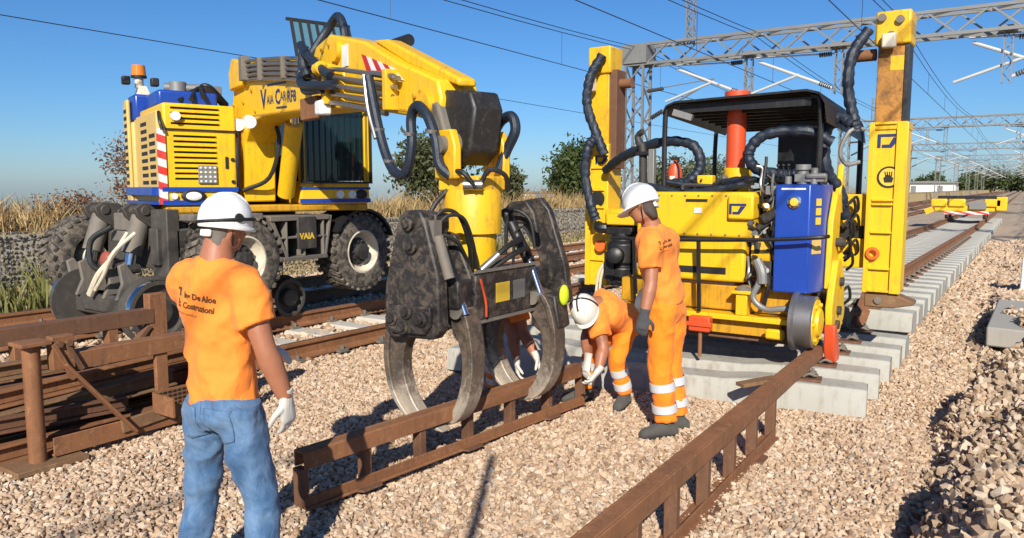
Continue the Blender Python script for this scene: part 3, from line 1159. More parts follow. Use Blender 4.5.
LINES = [(-17.6, 5.3, None, 'far left of the bank'), (-11.1, 5.25, 6.35, 'beside the stone wall'), (-7.15, 5.25, 6.4, 'above the excavator track'), (-3.3, 5.3, 6.4, 'above the new track'), (1.4, 5.3, 6.4, 'at the right of the gantry'), (5.3, 5.3, 6.4, 'at the right edge of the picture')]
for xl, zc, zm, wh in LINES:
    r_ = thing('overhead_wire', 'thin dark overhead wire running along the tracks ' + wh, 'wire', (xl, 0, zc), 'overhead wires')
    ys = np.arange(-11.1, 290, 2.5)
    MB().tube([(xl, float(y), zc) for y in np.arange(-11.1, 290, 17.5)], 0.011, 5).build('contact_wire', MATS['hose_black'], r_)
    if zm:
        def sag(y):
            u = ((y - 23.9) % 35) / 35
            return zm - 0.45 * 4 * u * (1 - u)
        for dx in (0, 0.12):
            MB().tube([(xl + dx, float(y), sag(y) + dx * 0.6) for y in ys], 0.011, 5).build('messenger_wire', MATS['hose_black'], r_)
        b = MB()
        for y in np.arange(-9, 130, 7.0):
            MB().tube([(xl, float(y), zc), (xl, float(y), sag(y))], 0.006, 4).build('dropper', MATS['hose_black'], r_)
# ------------------------------------------------------------------ road-rail excavator
EX = thing('road_rail_excavator', 'yellow road-rail excavator with blue stripes standing on the rails at left', 'excavator', (-8.3, 6.2, 0.0))
FW, LT = Vector((0.94, -0.342, 0)).normalized(), Vector((0.342, 0.94, 0)).normalized()
SM = Matrix((FW, LT, Vector((0, 0, 1)))).transposed().to_4x4()
SM.translation = Vector((-8.3, 6.2, 0))          # slewed upper carriage: x forward, y to its left, z up


def S():
    return MB(SM)


Mt = MATS
# --- lower carriage (world axes)
b = MB()
b.box(-8.95, -7.55, 4.75, 7.55, 0.88, 1.34)
EX_CH = b.build('chassis', Mt['under_steel'], EX, bevel=0.02)
MB().cyl((-8.3, 6.2, 1.34), (-8.3, 6.2, 1.52), 0.62, n=36).build('slewing_ring', Mt['dark_machine'], EX)
MB().cyl((-8.3, 6.2, 1.50), (-8.3, 6.2, 1.56), 0.78, n=36).build('turntable', Mt['yellow_dark'], EX)
# side step box
b = MB()
x0, x1 = -7.55, -7.08
b.box(x0, x1, 5.62, 6.50, 1.40, 1.46)
b.prism([(5.62, 1.46), (5.85, 0.95), (6.45, 0.95), (6.55, 1.46)], (x0 + 0.02, 0, 0), (0, 1, 0), (0, 0, 1), 0.02)
b.box(x0, x1, 5.80, 6.46, 0.93, 0.975)
b.box(x0, x1 - 0.02, 5.75, 6.48, 1.19, 1.215)
for yy_ in (5.86, 6.12, 6.42):
    b.box(x0, x1 - 0.015, yy_ - 0.012, yy_ + 0.012, 0.975, 1.40)
b.prism([(5.60, 1.45), (5.86, 0.95), (5.89, 0.95), (5.66, 1.45)], ((x0 + x1) / 2, 0, 0), (0, 1, 0), (0, 0, 1), x1 - x0 - 0.03)
b.prism([(6.56, 1.45), (6.46, 0.95), (6.43, 0.95), (6.52, 1.45)], ((x0 + x1) / 2, 0, 0), (0, 1, 0), (0, 0, 1), x1 - x0 - 0.03)
step = b.build('side_step', Mt['dusty_steel'], EX, bevel=0.006)
MB().box(-7.10, -7.062, 6.0, 6.28, 1.06, 1.44).build('name_plate', Mt['dark_machine'], EX, bevel=0.01)
add_text('VAIA', 0.10, EX, Mt['sticker_yellow'], plane_frame((-7.058, 6.015, 1.18), (0, 1, 0), (0, 0, 1)), bold=0.004)
MB().box(-7.55, -7.1, 4.8, 5.55, 1.42, 1.5).build('mudguard', Mt['dusty_steel'], EX, bevel=0.02)
b = MB()
pts = [(7.08 + 0.56 * math.cos(a), 0.96 + 0.56 * math.sin(a)) for a in np.linspace(R(150), R(20), 10)]
pts += [(7.08 + 0.53 * math.cos(a), 0.96 + 0.53 * math.sin(a)) for a in np.linspace(R(20), R(150), 10)]
b.prism(pts, (-7.3, 0, 0), (0, 1, 0), (0, 0, 1), 0.5)
b.build('mudguard', Mt['black_paint'], EX)


def tyre(x, y, z, sgn, r=0.5, w_=0.4):
    """Lugged tyre with rim; sgn = +1 when the outer face looks to +x."""
    ax = (sgn, 0, 0)
    p = (x - sgn * w_ / 2, y, z)
    b = MB()
    rim_r = r * 0.56
    b.lathe([(rim_r, 0.02), (r * 0.8, 0.0), (r * 0.93, 0.03), (r * 0.965, w_ * .25), (r * 0.965, w_ * .75), (r * 0.93, w_ - 0.03), (r * 0.8, w_), (rim_r, w_ - 0.02), (rim_r * .97, w_ * .5), (rim_r, 0.02)], p, ax, 40, cap=False)
    t = b.build('tyre', Mt['rubber'], EX, smooth=40)
    b = MB()
    n = 30
    for k in range(n):
        for side in (0, 1):
            a = 2 * math.pi * (k + side * 0.5) / n
            c_, s_ = math.cos(a), math.sin(a)
            rad, tan = Vector((0, c_, s_)), Vector((0, -s_, c_))
            cx = x + (0.055 if side else -0.055) * w_ / 0.4 * 1.7
            q = Vector((cx, y, z)) + rad * (r * 0.975)
            d = (Vector((1, 0, 0)) + tan * (0.35 if side else -0.35)).normalized()
            b.bar(q - d * w_ * 0.23, q + d * w_ * 0.23, r * 0.115, 0.034 * r / 0.5, rad)
    b.build('tread_lugs', Mt['rubber'], t)['kind'] = 'stuff'
    b = MB()
    b.lathe([(rim_r, w_ - 0.02), (rim_r * .93, w_ - 0.015), (rim_r * .9, w_ - 0.07), (rim_r * .72, w_ - 0.13), (rim_r * .62, w_ - 0.13), (rim_r * .6, w_ - 0.16), (rim_r * .5, 0.05)], p, ax, 36, cap=False)
    b.build('rim', Mt['rim_cream'], t, smooth=40)
    b = MB()
    b.lathe([(rim_r * .66, w_ - 0.135), (rim_r * .6, w_ - 0.1), (rim_r * .35, w_ - 0.09), (rim_r * .33, w_ - 0.02), (0, w_ - 0.015)], p, ax, 24)
    for k in range(10):
        a = 2 * math.pi * k / 10
        q = Vector((x + sgn * (w_ / 2 - 0.1), y + rim_r * .5 * math.cos(a), z + rim_r * .5 * math.sin(a)))
        b.cyl(q, q + Vector((sgn * 0.03, 0, 0)), 0.016, n=6)
    b.build('hub', Mt['dark_machine'], t)
    return t


tyre(-7.27, 7.08, 0.96, 1)
tyre(-7.27, 5.28, 0.98, 1)
tyre(-7.72, 5.28, 0.98, 1)
tyre(-9.35, 4.75, 0.96, -1)
tyre(-9.35, 7.08, 0.96, -1)
b = MB()
b.cyl((-9.3, 7.08, 0.96), (-7.3, 7.08, 0.96), 0.13)
b.cyl((-9.3, 5.28, 0.98), (-7.3, 5.28, 0.98), 0.13)
b.build('axle', Mt['dark_machine'], EX)


def rail_wheel(x, y, z, sgn, r=0.33):
    b = MB()
    b.lathe([(r + 0.035, 0), (r + 0.035, 0.03), (r, 0.045), (r - 0.008, 0.15), (r - 0.05, 0.15), (r - 0.06, 0.1), (r * .45, 0.08), (r * .42, 0.16), (r * .3, 0.17), (0, 0.17)], (x - sgn * 0.07, y, z), (sgn, 0, 0), 36)
    o = b.build('rail_wheel', Mt['under_steel'], EX, smooth=40)
    MB().lathe([(r + 0.001, 0.05), (r + 0.003, 0.1), (r - 0.004, 0.145)], (x - sgn * 0.07, y, z), (sgn, 0, 0), 36, cap=False).build('tread_band', Mt['chrome'], o)
    return o


_vb = MB.build


def _sh(self, *a, **k):
    if min(v[1] for v in self.v) < 5.0:
        self.v = [(x, y + 0.30, z) for x, y, z in self.v]
    return _vb(self, *a, **k)


MB.build = _sh
# rail guide gear at the near end: two wheels, swing frame, two cylinders
for x in (-7.5, -9.0):
    s = 1 if x > -8.2 else -1
    rail_wheel(x, 4.15, 0.50, s, 0.33)
    rail_wheel(x, 6.15, 0.44, s, 0.24)
b = MB()
b.bar((-9.0, 4.15, 0.5), (-7.5, 4.15, 0.5), 0.2, 0.24)
b.box(-8.75, -7.75, 4.02, 4.26, 0.42, 0.62)
b.build('guide_axle', Mt['under_steel'], EX, bevel=0.025)
for x in (-8.97, -8.14):
    c0, c1, c2 = Vector((x, 4.42, 1.46)), Vector((x, 4.28, 1.06)), Vector((x, 4.2, 0.74))
    c = MB().cyl(c0, c1, 0.105, n=20).build('hydraulic_cylinder', Mt['dusty_steel'], EX)
    MB().cyl(c1, c2, 0.062, n=18).build('piston_rod', Mt['chrome'], c)
    b = MB()
    b.prism([(4.05, 0.95), (4.13, 0.98), (4.2, 0.86), (4.34, 0.8), (4.36, 0.58), (4.0, 0.58), (4.08, 0.75)], (x + 0.13, 0, 0), (0, 1, 0), (0, 0, 1), 0.05)
    b.prism([(4.05, 0.95), (4.13, 0.98), (4.2, 0.86), (4.34, 0.8), (4.36, 0.58), (4.0, 0.58), (4.08, 0.75)], (x - 0.13, 0, 0), (0, 1, 0), (0, 0, 1), 0.05)
    b.build('cylinder_lug', Mt['dusty_steel'], EX, bevel=0.01)
    b = MB()
    for dx in (-0.12, 0.12):
        b.prism([(4.26, 1.56), (4.36, 1.62), (4.55, 1.60), (4.7, 1.50), (4.72, 1.25), (4.5, 1.3), (4.3, 1.46)], (x + dx, 0, 0), (0, 1, 0), (0, 0, 1), 0.06)
    b.cyl((x - 0.165, 4.38, 1.53), (x + 0.165, 4.38, 1.53), 0.055, n=14)
    b.cyl((x - 0.165, 4.56, 1.5), (x + 0.165, 4.56, 1.5), 0.04, n=14)
    b.build('bracket', Mt['under_steel'], EX, bevel=0.01)
b = MB()
b.box(-8.62, -8.25, 4.36, 4.46, 1.30, 1.50)
b.prism([(-8.62, 1.18), (-8.25, 1.18), (-8.27, 1.3), (-8.58, 1.3)], (0, 4.34, 0), (1, 0, 0), (0, 0, 1), 0.06)
b.build('cover_plate', Mt['dusty_steel'], EX, bevel=0.015)
b = MB()
b.box(-7.85, -7.55, 4.35, 4.50, 0.78, 1.55)
b.box(-7.80, -7.66, 4.3, 4.36, 0.95, 1.35)
b.build('end_plate', Mt['under_steel'], EX, bevel=0.012)
MB().tube([(-8.45, 4.25, 1.35), (-8.62, 4.1, 1.2), (-8.55, 4.05, 0.95), (-8.35, 4.1, 0.85)], 0.032, 10, smooth=5).build('hose', Mt['hose_black'], EX)
MB().tube([(-7.9, 4.2, 1.3), (-7.98, 4.0, 1.1), (-8.12, 3.95, 0.85), (-8.3, 3.95, 0.68)], 0.022, 8, smooth=5).build('hose', Mt['rim_cream'], EX)
MB().tube([(-8.05, 4.2, 1.3), (-8.1, 4.05, 1.05), (-8.25, 3.97, 0.85), (-8.45, 3.97, 0.62)], [0.022, 0.022, 0.036, 0.04], 8, smooth=5).build('hose', Mt['rim_cream'], EX)
MB().ball((-8.35, 4.12, 0.98), 0.11, 0.06, 0.11).build('coupling', plain('coupling_red', (0.3, 0.07, 0.05), 0.5), EX)
b = MB()
for k in range(5):
    b.cyl((-8.6 + k * 0.14, 4.3, 0.9 + 0.05 * (k % 2)), (-8.6 + k * 0.14, 4.1, 0.9 + 0.05 * (k % 2)), 0.05, n=10)
b.build('valve', Mt['dark_machine'], EX)

MB.build = _vb

# --- upper carriage
b = S()
b.box(-1.0, 0.98, -1.15, 1.25, 1.50, 1.585)
b.build('deck', Mt['yellow_dark'], EX, bevel=0.02)
# engine house
b = S()
b.box(-0.30, 0.985, -1.14, -0.37, 1.585, 2.70)
eng = b.build('engine_cover', Mt['yellow'], EX, bevel=0.03, segs=3)
S().box(-0.32, 0.90, -1.19, -1.14, 1.60, 2.62).build('side_panel', Mt['tan'], eng, bevel=0.015)
S().box(-0.62, -0.31, -1.22, -0.37, 1.585, 2.58).build('rear_cover', Mt['tan'], EX, bevel=0.03)
S().box(-0.62, -0.20, -1.20, -0.37, 2.585, 2.90).build('rear_top_cover', Mt['blue'], EX, bevel=0.03)
S().box(-0.60, -0.36, -1.26, -1.22, 1.62, 2.84).build('rear_side_panel', Mt['tan'], EX, bevel=0.015)
S().box(-0.31, 0.60, -1.10, -0.45, 2.70, 2.88).build('top_cover', Mt['blue'], EX, bevel=0.03)


def louvre(y0, y1, z0, z1, n, par, face='front', x=0.985):
    """Dark slots with a pressed slat over each."""
    for k in range(n):
        z = z0 + (z1 - z0) * (k + 0.5) / n
        h = (z1 - z0) / n
        if face == 'front':
            S().box(x - 0.01, x + 0.0035, y0, y1, z - h * 0.30, z + h * 0.12).build('slot', Mt['ink_black'], par)
            b = S()
            b.prism([(x + 0.001, z + h * 0.42), (x + 0.03, z + h * 0.08), (x + 0.026, z + h * 0.02), (x + 0.001, z + h * 0.1)], (0, (y0 + y1) / 2, 0), (1, 0, 0), (0, 0, 1), y1 - y0)
            b.build('slat', Mt['yellow'], par)
        else:
            S().box(y0, y1, x - 0.0035, x + 0.01, z - h * 0.25, z + h * 0.25).build('slot', Mt['ink_black'], par)


louvre(-1.06, -0.56, 2.46, 2.68, 4, eng)
louvre(-1.04, -0.60, 1.86, 2.38, 9, eng)
louvre(0.05, 0.38, 1.8, 2.55, 9, eng, 'side', -1.19)
louvre(0.5, 0.8, 1.8, 2.4, 7, eng, 'side', -1.19)
louvre(-0.56, -0.40, 1.8, 2.75, 11, eng, 'side', -1.26)
b = S()
b.box(0.98, 1.004, -1.145, -0.365, 2.405, 2.425)
b.build('panel_joint', Mt['ink_black'], eng)
S().box(0.985, 1.012, -0.80, -0.60, 1.83, 2.03).build('number_plate', Mt['galv'], eng, bevel=0.004)
b = S()
for i in range(4):
    for j in range(4):
        b.cyl((1.0, -0.775 + i * 0.05, 1.855 + j * 0.05), (1.018, -0.775 + i * 0.05, 1.855 + j * 0.05), 0.013, n=8)
b.build('plate_dots', Mt['sticker_white'], eng)['kind'] = 'stuff'
S().box(0.93, 1.008, -1.20, -1.125, 1.60, 2.42).build('hazard_strip', Mt['hazard'], eng)
b = S()
b.box(0.96, 1.010, -1.18, -0.37, 1.74, 1.79)
b.box(0.96, 1.010, -1.18, -0.37, 1.595, 1.645)
b.build('blue_stripe', Mt['blue'], eng)
b = S()
b.box(-0.6, 0.93, -1.272, -1.2, 1.70, 1.79)
b.box(-0.6, 0.93, -1.272, -1.2, 1.60, 1.63)
b.build('blue_stripe', Mt['blue'], eng)
b = S()
b.lathe([(0.13, 0), (0.13, 0.02), (0.11, 0.03)], (0, 0, 0), (1, 0, 0), 24)
b.v = [tuple(SM @ Vector((p.x + 0.99, p.y - 0.86, 1.69 + p.z * 0.55))) for p in [SM.inverted() @ Vector(q) for q in b.v]]
lamp = b.build('headlamp', Mt['ink_black'], eng)
b = S()
b.ball((1.01, -0.86, 1.69), 0.02, 0.10, 0.055)
b.build('lens', Mt['lamp_glass'], lamp)
S().cyl((0.99, -1.06, 1.69), (1.02, -1.06, 1.69), 0.035, n=14).build('reflector', Mt['sticker_white'], eng)
S().cyl((1.0, -1.02, 2.555), (1.06, -1.02, 2.555), 0.05, n=16).build('round_lamp', Mt['lamp_glass'], eng)
S().cyl((0.98, -0.42, 2.1), (1.0, -0.42, 2.1), 0.022, n=10).build('lock', Mt['ink_black'], eng)
S().box(0.98, 1.0, -0.50, -0.47, 2.0, 2.13).build('handle', Mt['ink_black'], eng)
S().cyl((0.98, -0.42, 1.85), (1.0, -0.42, 1.85), 0.022, n=10).build('lock', Mt['ink_black'], eng)
S().tube([(0.9, -1.16, 2.6), (1.03, -1.18, 2.5), (1.05, -1.16, 2.4)], 0.018, 8, smooth=4).build('cable', Mt['hose_black'], eng)
# beacon with two small horns
b = S()
b.box(-0.55, -0.35, -1.14, -0.98, 2.90, 3.02, taper=(0.5, 0.5))
b.cyl((-0.45, -1.09, 3.0), (-0.45, -1.09, 3.14), 0.05, n=14)
bc = b.build('beacon_mount', Mt['rim_cream'], EX)
S().cyl((-0.45, -1.09, 3.14), (-0.45, -1.09, 3.27), 0.085, 0.075, n=18).build('beacon', Mt['amber'], bc)
S().cyl((-0.45, -1.09, 3.12), (-0.45, -1.09, 3.145), 0.09, n=18).build('beacon_base', Mt['ink_black'], bc)
for dy in (-0.16, 0.16):
    S().box(-0.42, -0.32, -1.09 + dy - 0.045, -1.09 + dy + 0.045, 3.02, 3.12).build('work_lamp', Mt['ink_black'], bc, bevel=0.015)
# fittings on the engine roof
b = S()
b.cyl((0.0, -0.75, 2.88), (0.0, -0.75, 3.05), 0.10, n=16)
b.cyl((-0.05, -0.9, 2.98), (0.05, -0.45, 2.98), 0.055, n=12)
b.box(-0.1, 0.12, -0.55, -0.4, 2.88, 3.02)
b.box(0.2, 0.42, -0.6, -0.35, 2.88, 2.98)
b.build('valve_block', Mt['galv'], EX, bevel=0.01)
for k in range(4):
    S().tube([(0.55 + k * 0.06, -1.0 + k * 0.12, 2.74 + 0.02 * k), (0.5, -0.75 + k * 0.05, 2.86 + 0.03 * k), (0.5, -0.5, 2.86 + 0.03 * k), (0.35, -0.28, 2.72 + 0.02 * k)], 0.028, 8, smooth=5).build('hose', Mt['hose_black'], EX)

# cab
cab = S()
cab.box(-0.6, 1.0, 0.36, 1.27, 1.585, 1.86)
cabo = cab.build('cab', Mt['yellow'], EX, bevel=0.03, segs=3)
b = S()
b.box(0.985, 1.008, 0.36, 1.275, 1.76, 1.79)
b.box(0.985, 1.008, 0.36, 1.275, 1.60, 1.65)
b.build('blue_stripe', Mt['blue'], cabo)
for y in (0.86, 1.02):
    S().cyl((0.99, y, 1.70), (1.03, y, 1.70), 0.05, n=16).build('headlamp', Mt['lamp_glass'], cabo)
b = S()
b.ball((1.0, 1.15, 1.70), 0.03, 0.085, 0.06)
b.build('oval_lamp', Mt['ink_black'], cabo)
S().box(0.985, 1.02, 0.52, 0.66, 1.79, 1.85).build('door_catch', Mt['yellow_dark'], cabo, bevel=0.01)
b = S()
for x, y in ((0.96, 0.40), (0.96, 1.24), (-0.56, 0.40), (-0.56, 1.24)):
    b.box(x - 0.04, x + 0.04, y - 0.035, y + 0.035, 1.86, 3.14)
b.box(-0.56, 1.0, 0.365, 0.435, 3.06, 3.2)
b.box(-0.56, 1.0, 1.205, 1.275, 3.06, 3.2)
b.box(0.92, 1.0, 0.36, 1.28, 2.82, 2.9)
b.build('pillar', Mt['yellow'], cabo, bevel=0.012)
S().box(-0.66, 1.05, 0.33, 1.30, 3.14, 3.26).build('roof', Mt['yellow'], cabo, bevel=0.05, segs=3)
S().box(0.955, 0.965, 0.43, 1.21, 1.87, 3.1).build('windscreen', Mt['cab_glass'], cabo)
S().box(-0.52, 0.92, 1.235, 1.243, 1.87, 3.1).build('side_window', Mt['cab_glass'], cabo)
S().box(-0.52, 0.92, 0.395, 0.403, 1.87, 3.1).build('side_window', Mt['cab_glass'], cabo)
S().box(-0.575, -0.565, 0.43, 1.21, 1.87, 3.1).build('rear_window', Mt['cab_glass'], cabo)
b = S()
b.box(-0.35, 0.15, 0.6, 1.1, 1.9, 2.15)
b.box(-0.45, -0.3, 0.6, 1.1, 2.1, 2.8)
b.box(0.3, 0.5, 0.5, 1.1, 1.86, 2.25)
b.build('seat', Mt['ink_black'], cabo, bevel=0.05)
# window guard: frame and bars
b = S()
b.box(1.03, 1.06, 0.36, 0.39, 1.84, 2.74)
b.box(1.03, 1.06, 1.25, 1.28, 1.84, 2.74)
b.box(1.03, 1.06, 0.36, 1.28, 2.72, 2.745)
b.box(1.03, 1.06, 0.36, 1.28, 1.835, 1.86)
grd = b.build('window_guard', Mt['ink_black'], cabo)
for k in range(11):
    y = 0.44 + k * 0.076
    S().box(1.042, 1.048, y - 0.0035, y + 0.0035, 1.86, 2.72).build('guard_bar', Mt['ink_black'], grd)
# roof guard tilted up over the cab
g0, g1 = Vector((0.75, 0, 3.32)), Vector((0.45, 0, 3.86))
gp = S()
gp.add([(g0.x, 0.46, g0.z), (g0.x, 1.24, g0.z), (g1.x, 1.26, g1.z), (g1.x, 0.50, g1.z), (g0.x + .012, 0.46, g0.z + .006), (g0.x + .012, 1.24, g0.z + .006), (g1.x + .012, 1.26, g1.z + .006), (g1.x + .012, 0.50, g1.z + .006)],
       [(0, 1, 2, 3), (7, 6, 5, 4), (0, 4, 5, 1), (1, 5, 6, 2), (2, 6, 7, 3), (3, 7, 4, 0)])
gl = gp.build('roof_guard', Mt['guard_glass'], cabo)
for k in range(8):
    y0, y1 = 0.46 + k * 0.111, 0.50 + k * 0.108
    S().bar((g0.x + 0.02, y0, g0.z), (g1.x + 0.02, y1, g1.z), 0.03, 0.03).build('guard_bar', Mt['ink_black'], gl)
for p in (g0, g1):
    S().bar((p.x + 0.02, 0.44, p.z), (p.x + 0.02, 1.28, p.z), 0.035, 0.035).build('guard_bar', Mt['ink_black'], gl)

# boom seat: two cheeks and the dark well between
b = S()
b.box(-0.5, 0.25, -0.36, 0.36, 1.585, 2.2)
b.build('boom_well', Mt['dark_machine'], EX)
BY = -0.09


def boom_plate(poly, th, name, mat, par=EX, off=0.0, bev=0.02):
    b = S()
    b.prism(poly, (0, BY, 0), (1, 0, 0), (0, 0, 1), th, off)
    return b.build(name, Mt[mat], par, bevel=bev)


mast = boom_plate([(0.38, 1.62), (0.92, 1.62), (0.98, 2.3), (1.2, 2.50), (1.6, 2.55), (3.75, 2.46), (3.75, 2.80), (3.2, 2.92), (2.3, 3.06), (1.5, 3.14), (1.15, 3.20), (0.82, 3.22), (0.62, 3.0), (0.50, 2.55)], 0.36, 'boom', 'yellow')
b = S()
for (x, z, r_) in ((0.90, 3.04, 0.10), (0.6, 1.8, 0.12), (3.5, 2.66, 0.12)):
    b.cyl((x, BY - 0.24, z), (x, BY + 0.24, z), r_, n=20)
b.build('pivot_pin', Mt['dusty_steel'], mast)
boom_plate([(0.70, 2.9), (1.1, 2.92), (1.15, 3.18), (0.80, 3.26), (0.66, 3.1)], 0.5, 'boom_lug', 'yellow_worn', mast)
# lift cylinder leaning under the boom
cy = S().cyl((0.95, 0.2, 1.7), (1.45, 0.14, 2.5), 0.10, n=18).build('lift_cylinder', Mt['yellow'], EX)
S().cyl((1.45, 0.14, 2.5), (1.6, 0.1, 2.75), 0.055, n=16).build('piston_rod', Mt['chrome'], cy)
S().tube([(0.95, -0.3, 1.75), (1.12, -0.05, 1.9), (1.2, 0.05, 2.3), (1.15, 0.02, 2.55)], 0.025, 8, smooth=5).build('hose', Mt['hose_black'], EX)
S().tube([(0.9, -0.33, 2.45), (0.98, -0.36, 2.1), (0.92, -0.34, 1.75)], 0.022, 8, smooth=5).build('hose', Mt['hose_black'], EX)
S().cyl((0.85, -0.3, 2.5), (0.95, -0.33, 2.5), 0.07, n=16).build('work_lamp', Mt['lamp_glass'], mast)
S().cyl((1.28, -0.31, 2.52), (1.38, -0.33, 2.5), 0.07, n=16).build('work_lamp', Mt['lamp_glass'], mast)
# lettering on the boom side (side that looks to -y of the upper carriage)
ls = BY - 0.18 - 0.004
ux, uz = SM.to_3x3() @ Vector((1, 0, 0)), Vector((0, 0, 1))
def bl(x, z, t_, sz, mat='ink_blue', bold=0.004, sk=-0.05):
    add_text(t_, sz, mast, Mt[mat], plane_frame(SM @ Vector((x, ls, z)), (SM.to_3x3() @ Vector((1, 0, sk))).normalized(), uz), bold=bold)
bl(1.60, 2.63, 'V', 0.28, bold=0.008)
bl(1.79, 2.66, 'AIA', 0.13, bold=0.001)
bl(2.05, 2.64, 'C', 0.21, bold=0.006)
bl(2.20, 2.66, 'AR', 0.13, bold=0.001)
bl(2.40, 2.63, 'RF8', 0.155, bold=0.004)
S().bar((1.82, ls, 2.855), (2.38, ls, 2.825), 0.004, 0.022).build('logo_bar', Mt['ink_blue'], mast)
S().bar((2.08, ls, 2.60), (2.38, ls, 2.585), 0.004, 0.018).build('logo_bar', Mt['ink_blue'], mast)

# second boom and stick head
stick = boom_plate([(3.05, 2.70), (3.0, 2.92), (3.12, 3.06), (3.45, 3.12), (4.15, 2.95), (4.7, 2.72), (5.28, 2.53), (5.33, 2.40), (5.30, 2.25), (4.72, 2.33), (3.9, 2.46), (3.5, 2.50)], 0.33, 'stick', 'yellow', off=0.0)
boom_plate([(4.1, 2.98), (4.35, 2.95), (5.42, 2.53), (5.42, 2.47), (4.7, 2.71)], 0.15, 'stick_top_plate', 'yellow_worn', stick)
b = S()
for x, z in ((3.62, 2.95), (3.66, 2.62), (5.15, 2.36)):
    b.cyl((x, BY - 0.21, z), (x, BY + 0.21, z), 0.09, n=18)
b.build('pivot_pin', Mt['yellow_worn'], stick)
b = S()
sp = [(4.16, 2.70), (4.78, 2.57), (4.66, 2.68), (4.10, 2.86)]
for k in range(6):
    a0, a1 = k / 6, (k + 1) / 6
    lo0, lo1 = np.array(sp[0]) * (1 - a0) + np.array(sp[1]) * a0, np.array(sp[0]) * (1 - a1) + np.array(sp[1]) * a1
    hi0, hi1 = np.array(sp[3]) * (1 - a0) + np.array(sp[2]) * a0, np.array(sp[3]) * (1 - a1) + np.array(sp[2]) * a1
    c = S()
    c.prism([tuple(lo0 + [0.04, 0]), tuple(lo1 + [0.04, 0]), tuple(hi1), tuple(hi0)], (0, BY - 0.172, 0), (1, 0, 0), (0, 0, 1), 0.004)
    c.build('warning_stripe', Mt['sticker_white'] if k % 2 else plain('stripe_red', (0.5, 0.025, 0.02), 0.5), stick)
S().box(3.72, 3.84, BY - 0.176, BY - 0.168, 2.80, 2.98).build('warning_plate', Mt['sticker_white'], stick)
boom_plate([(5.02, 2.47), (5.28, 2.46), (5.62, 2.42), (5.68, 2.30), (5.62, 2.02), (5.50, 1.93), (5.34, 1.96), (5.25, 2.12), (5.05, 2.17)], 0.24, 'stick_head', 'black_worn', stick)
b = S()
b.cyl((5.45, BY - 0.19, 2.07), (5.45, BY + 0.19, 2.07), 0.085, n=20)
b.cyl((5.22, BY - 0.18, 2.3), (5.22, BY + 0.18, 2.3), 0.07, n=20)
b.build('pivot_pin', Mt['dusty_steel'], stick)
boom_plate([(5.18, 2.36), (5.3, 2.38), (5.42, 2.12), (5.34, 2.05)], 0.36, 'head_link', 'dusty_steel', stick)
S().cyl((3.85, 0.08, 2.98), (4.28, 0.08, 2.98), 0.05, n=16).build('stick_cylinder', Mt['hose_black'], stick)
for x, z in ((5.08, 2.46), (5.14, 2.40), (5.17, 2.34), (5.16, 2.28), (5.1, 2.30), (4.98, 2.44), (4.92, 2.36), (3.3, 3.0), (3.45, 3.03)):
    S().cyl((x, BY - 0.165, z), (x, BY - 0.19, z), 0.017, n=8).build('bolt', Mt['yellow_dark'], stick)
for x, z in ((0.6, 2.0), (0.7, 2.4), (0.62, 2.75), (1.0, 2.75), (1.3, 2.85), (1.4, 2.62)):
    S().cyl((x, BY - 0.18, z), (x, BY - 0.20, z), 0.02, n=8).build('bolt', Mt['yellow_dark'], mast)
S().bar((0.75, BY - 0.183, 1.7), (0.95, BY - 0.183, 2.55), 0.008, 0.03, (0, 1, 0)).build('weld_seam', Mt['yellow_dark'], mast)
S().bar((1.25, BY - 0.183, 2.58), (3.6, BY - 0.183, 2.50), 0.006, 0.016).build('weld_seam', Mt['yellow_dark'], mast)
S().bar((3.75, BY - 0.168, 2.51), (5.25, BY - 0.168, 2.29), 0.006, 0.016).build('weld_seam', Mt['yellow_dark'], stick)
# pipes along the sides
for k in range(5):
    z = 2.98 + 0.05 * k
    S().tube([(1.2, ls - 0.02 - 0.012 * k, z - 0.02), (1.5, ls - 0.03, z - 0.03), (2.4, ls - 0.035, z - 0.13), (3.3, ls - 0.04, z - 0.26)], 0.019, 8, smooth=4).build('pipe', Mt['steel'], mast)
for k in range(5):
    z = 2.78 - 0.07 * k
    S().tube([(3.55, ls - 0.05, z + 0.02), (3.85, ls - 0.06, z - 0.02), (4.3, ls - 0.05, z - 0.10), (4.82 - 0.05 * k, ls - 0.03, z - 0.20 + 0.01 * k)], 0.02, 8, smooth=4).build('pipe', Mt['steel'], stick)
b = S()
b.box(1.18, 1.30, ls - 0.10, ls, 2.96, 3.22)
b.box(1.75, 1.80, ls - 0.08, ls, 2.90, 3.14)
b.box(2.45, 2.5, ls - 0.08, ls, 2.84, 3.06)
b.build('pipe_clamp', Mt['dusty_steel'], mast, bevel=0.006)
b = S()
b.box(3.52, 3.60, ls - 0.10, ls + .02, 2.5, 2.84)
b.box(4.66, 4.72, ls - 0.09, ls + .02, 2.36, 2.66)
b.cyl((3.5, ls - 0.12, 2.80), (3.6, ls - 0.12, 2.80), 0.06, n=12)
b.build('pipe_clamp', Mt['yellow_worn'], stick, bevel=0.006)
# rusty hose guard, work lamp
S().box(2.95, 3.35, ls - 0.08, ls - 0.01, 2.40, 2.60).build('guard_plate', Mt['rust'], mast, bevel=0.01)
S().box(3.42, 3.56, ls - 0.13, ls - 0.02, 2.41, 2.54).build('work_lamp', Mt['lamp_glass'], mast, bevel=0.02)
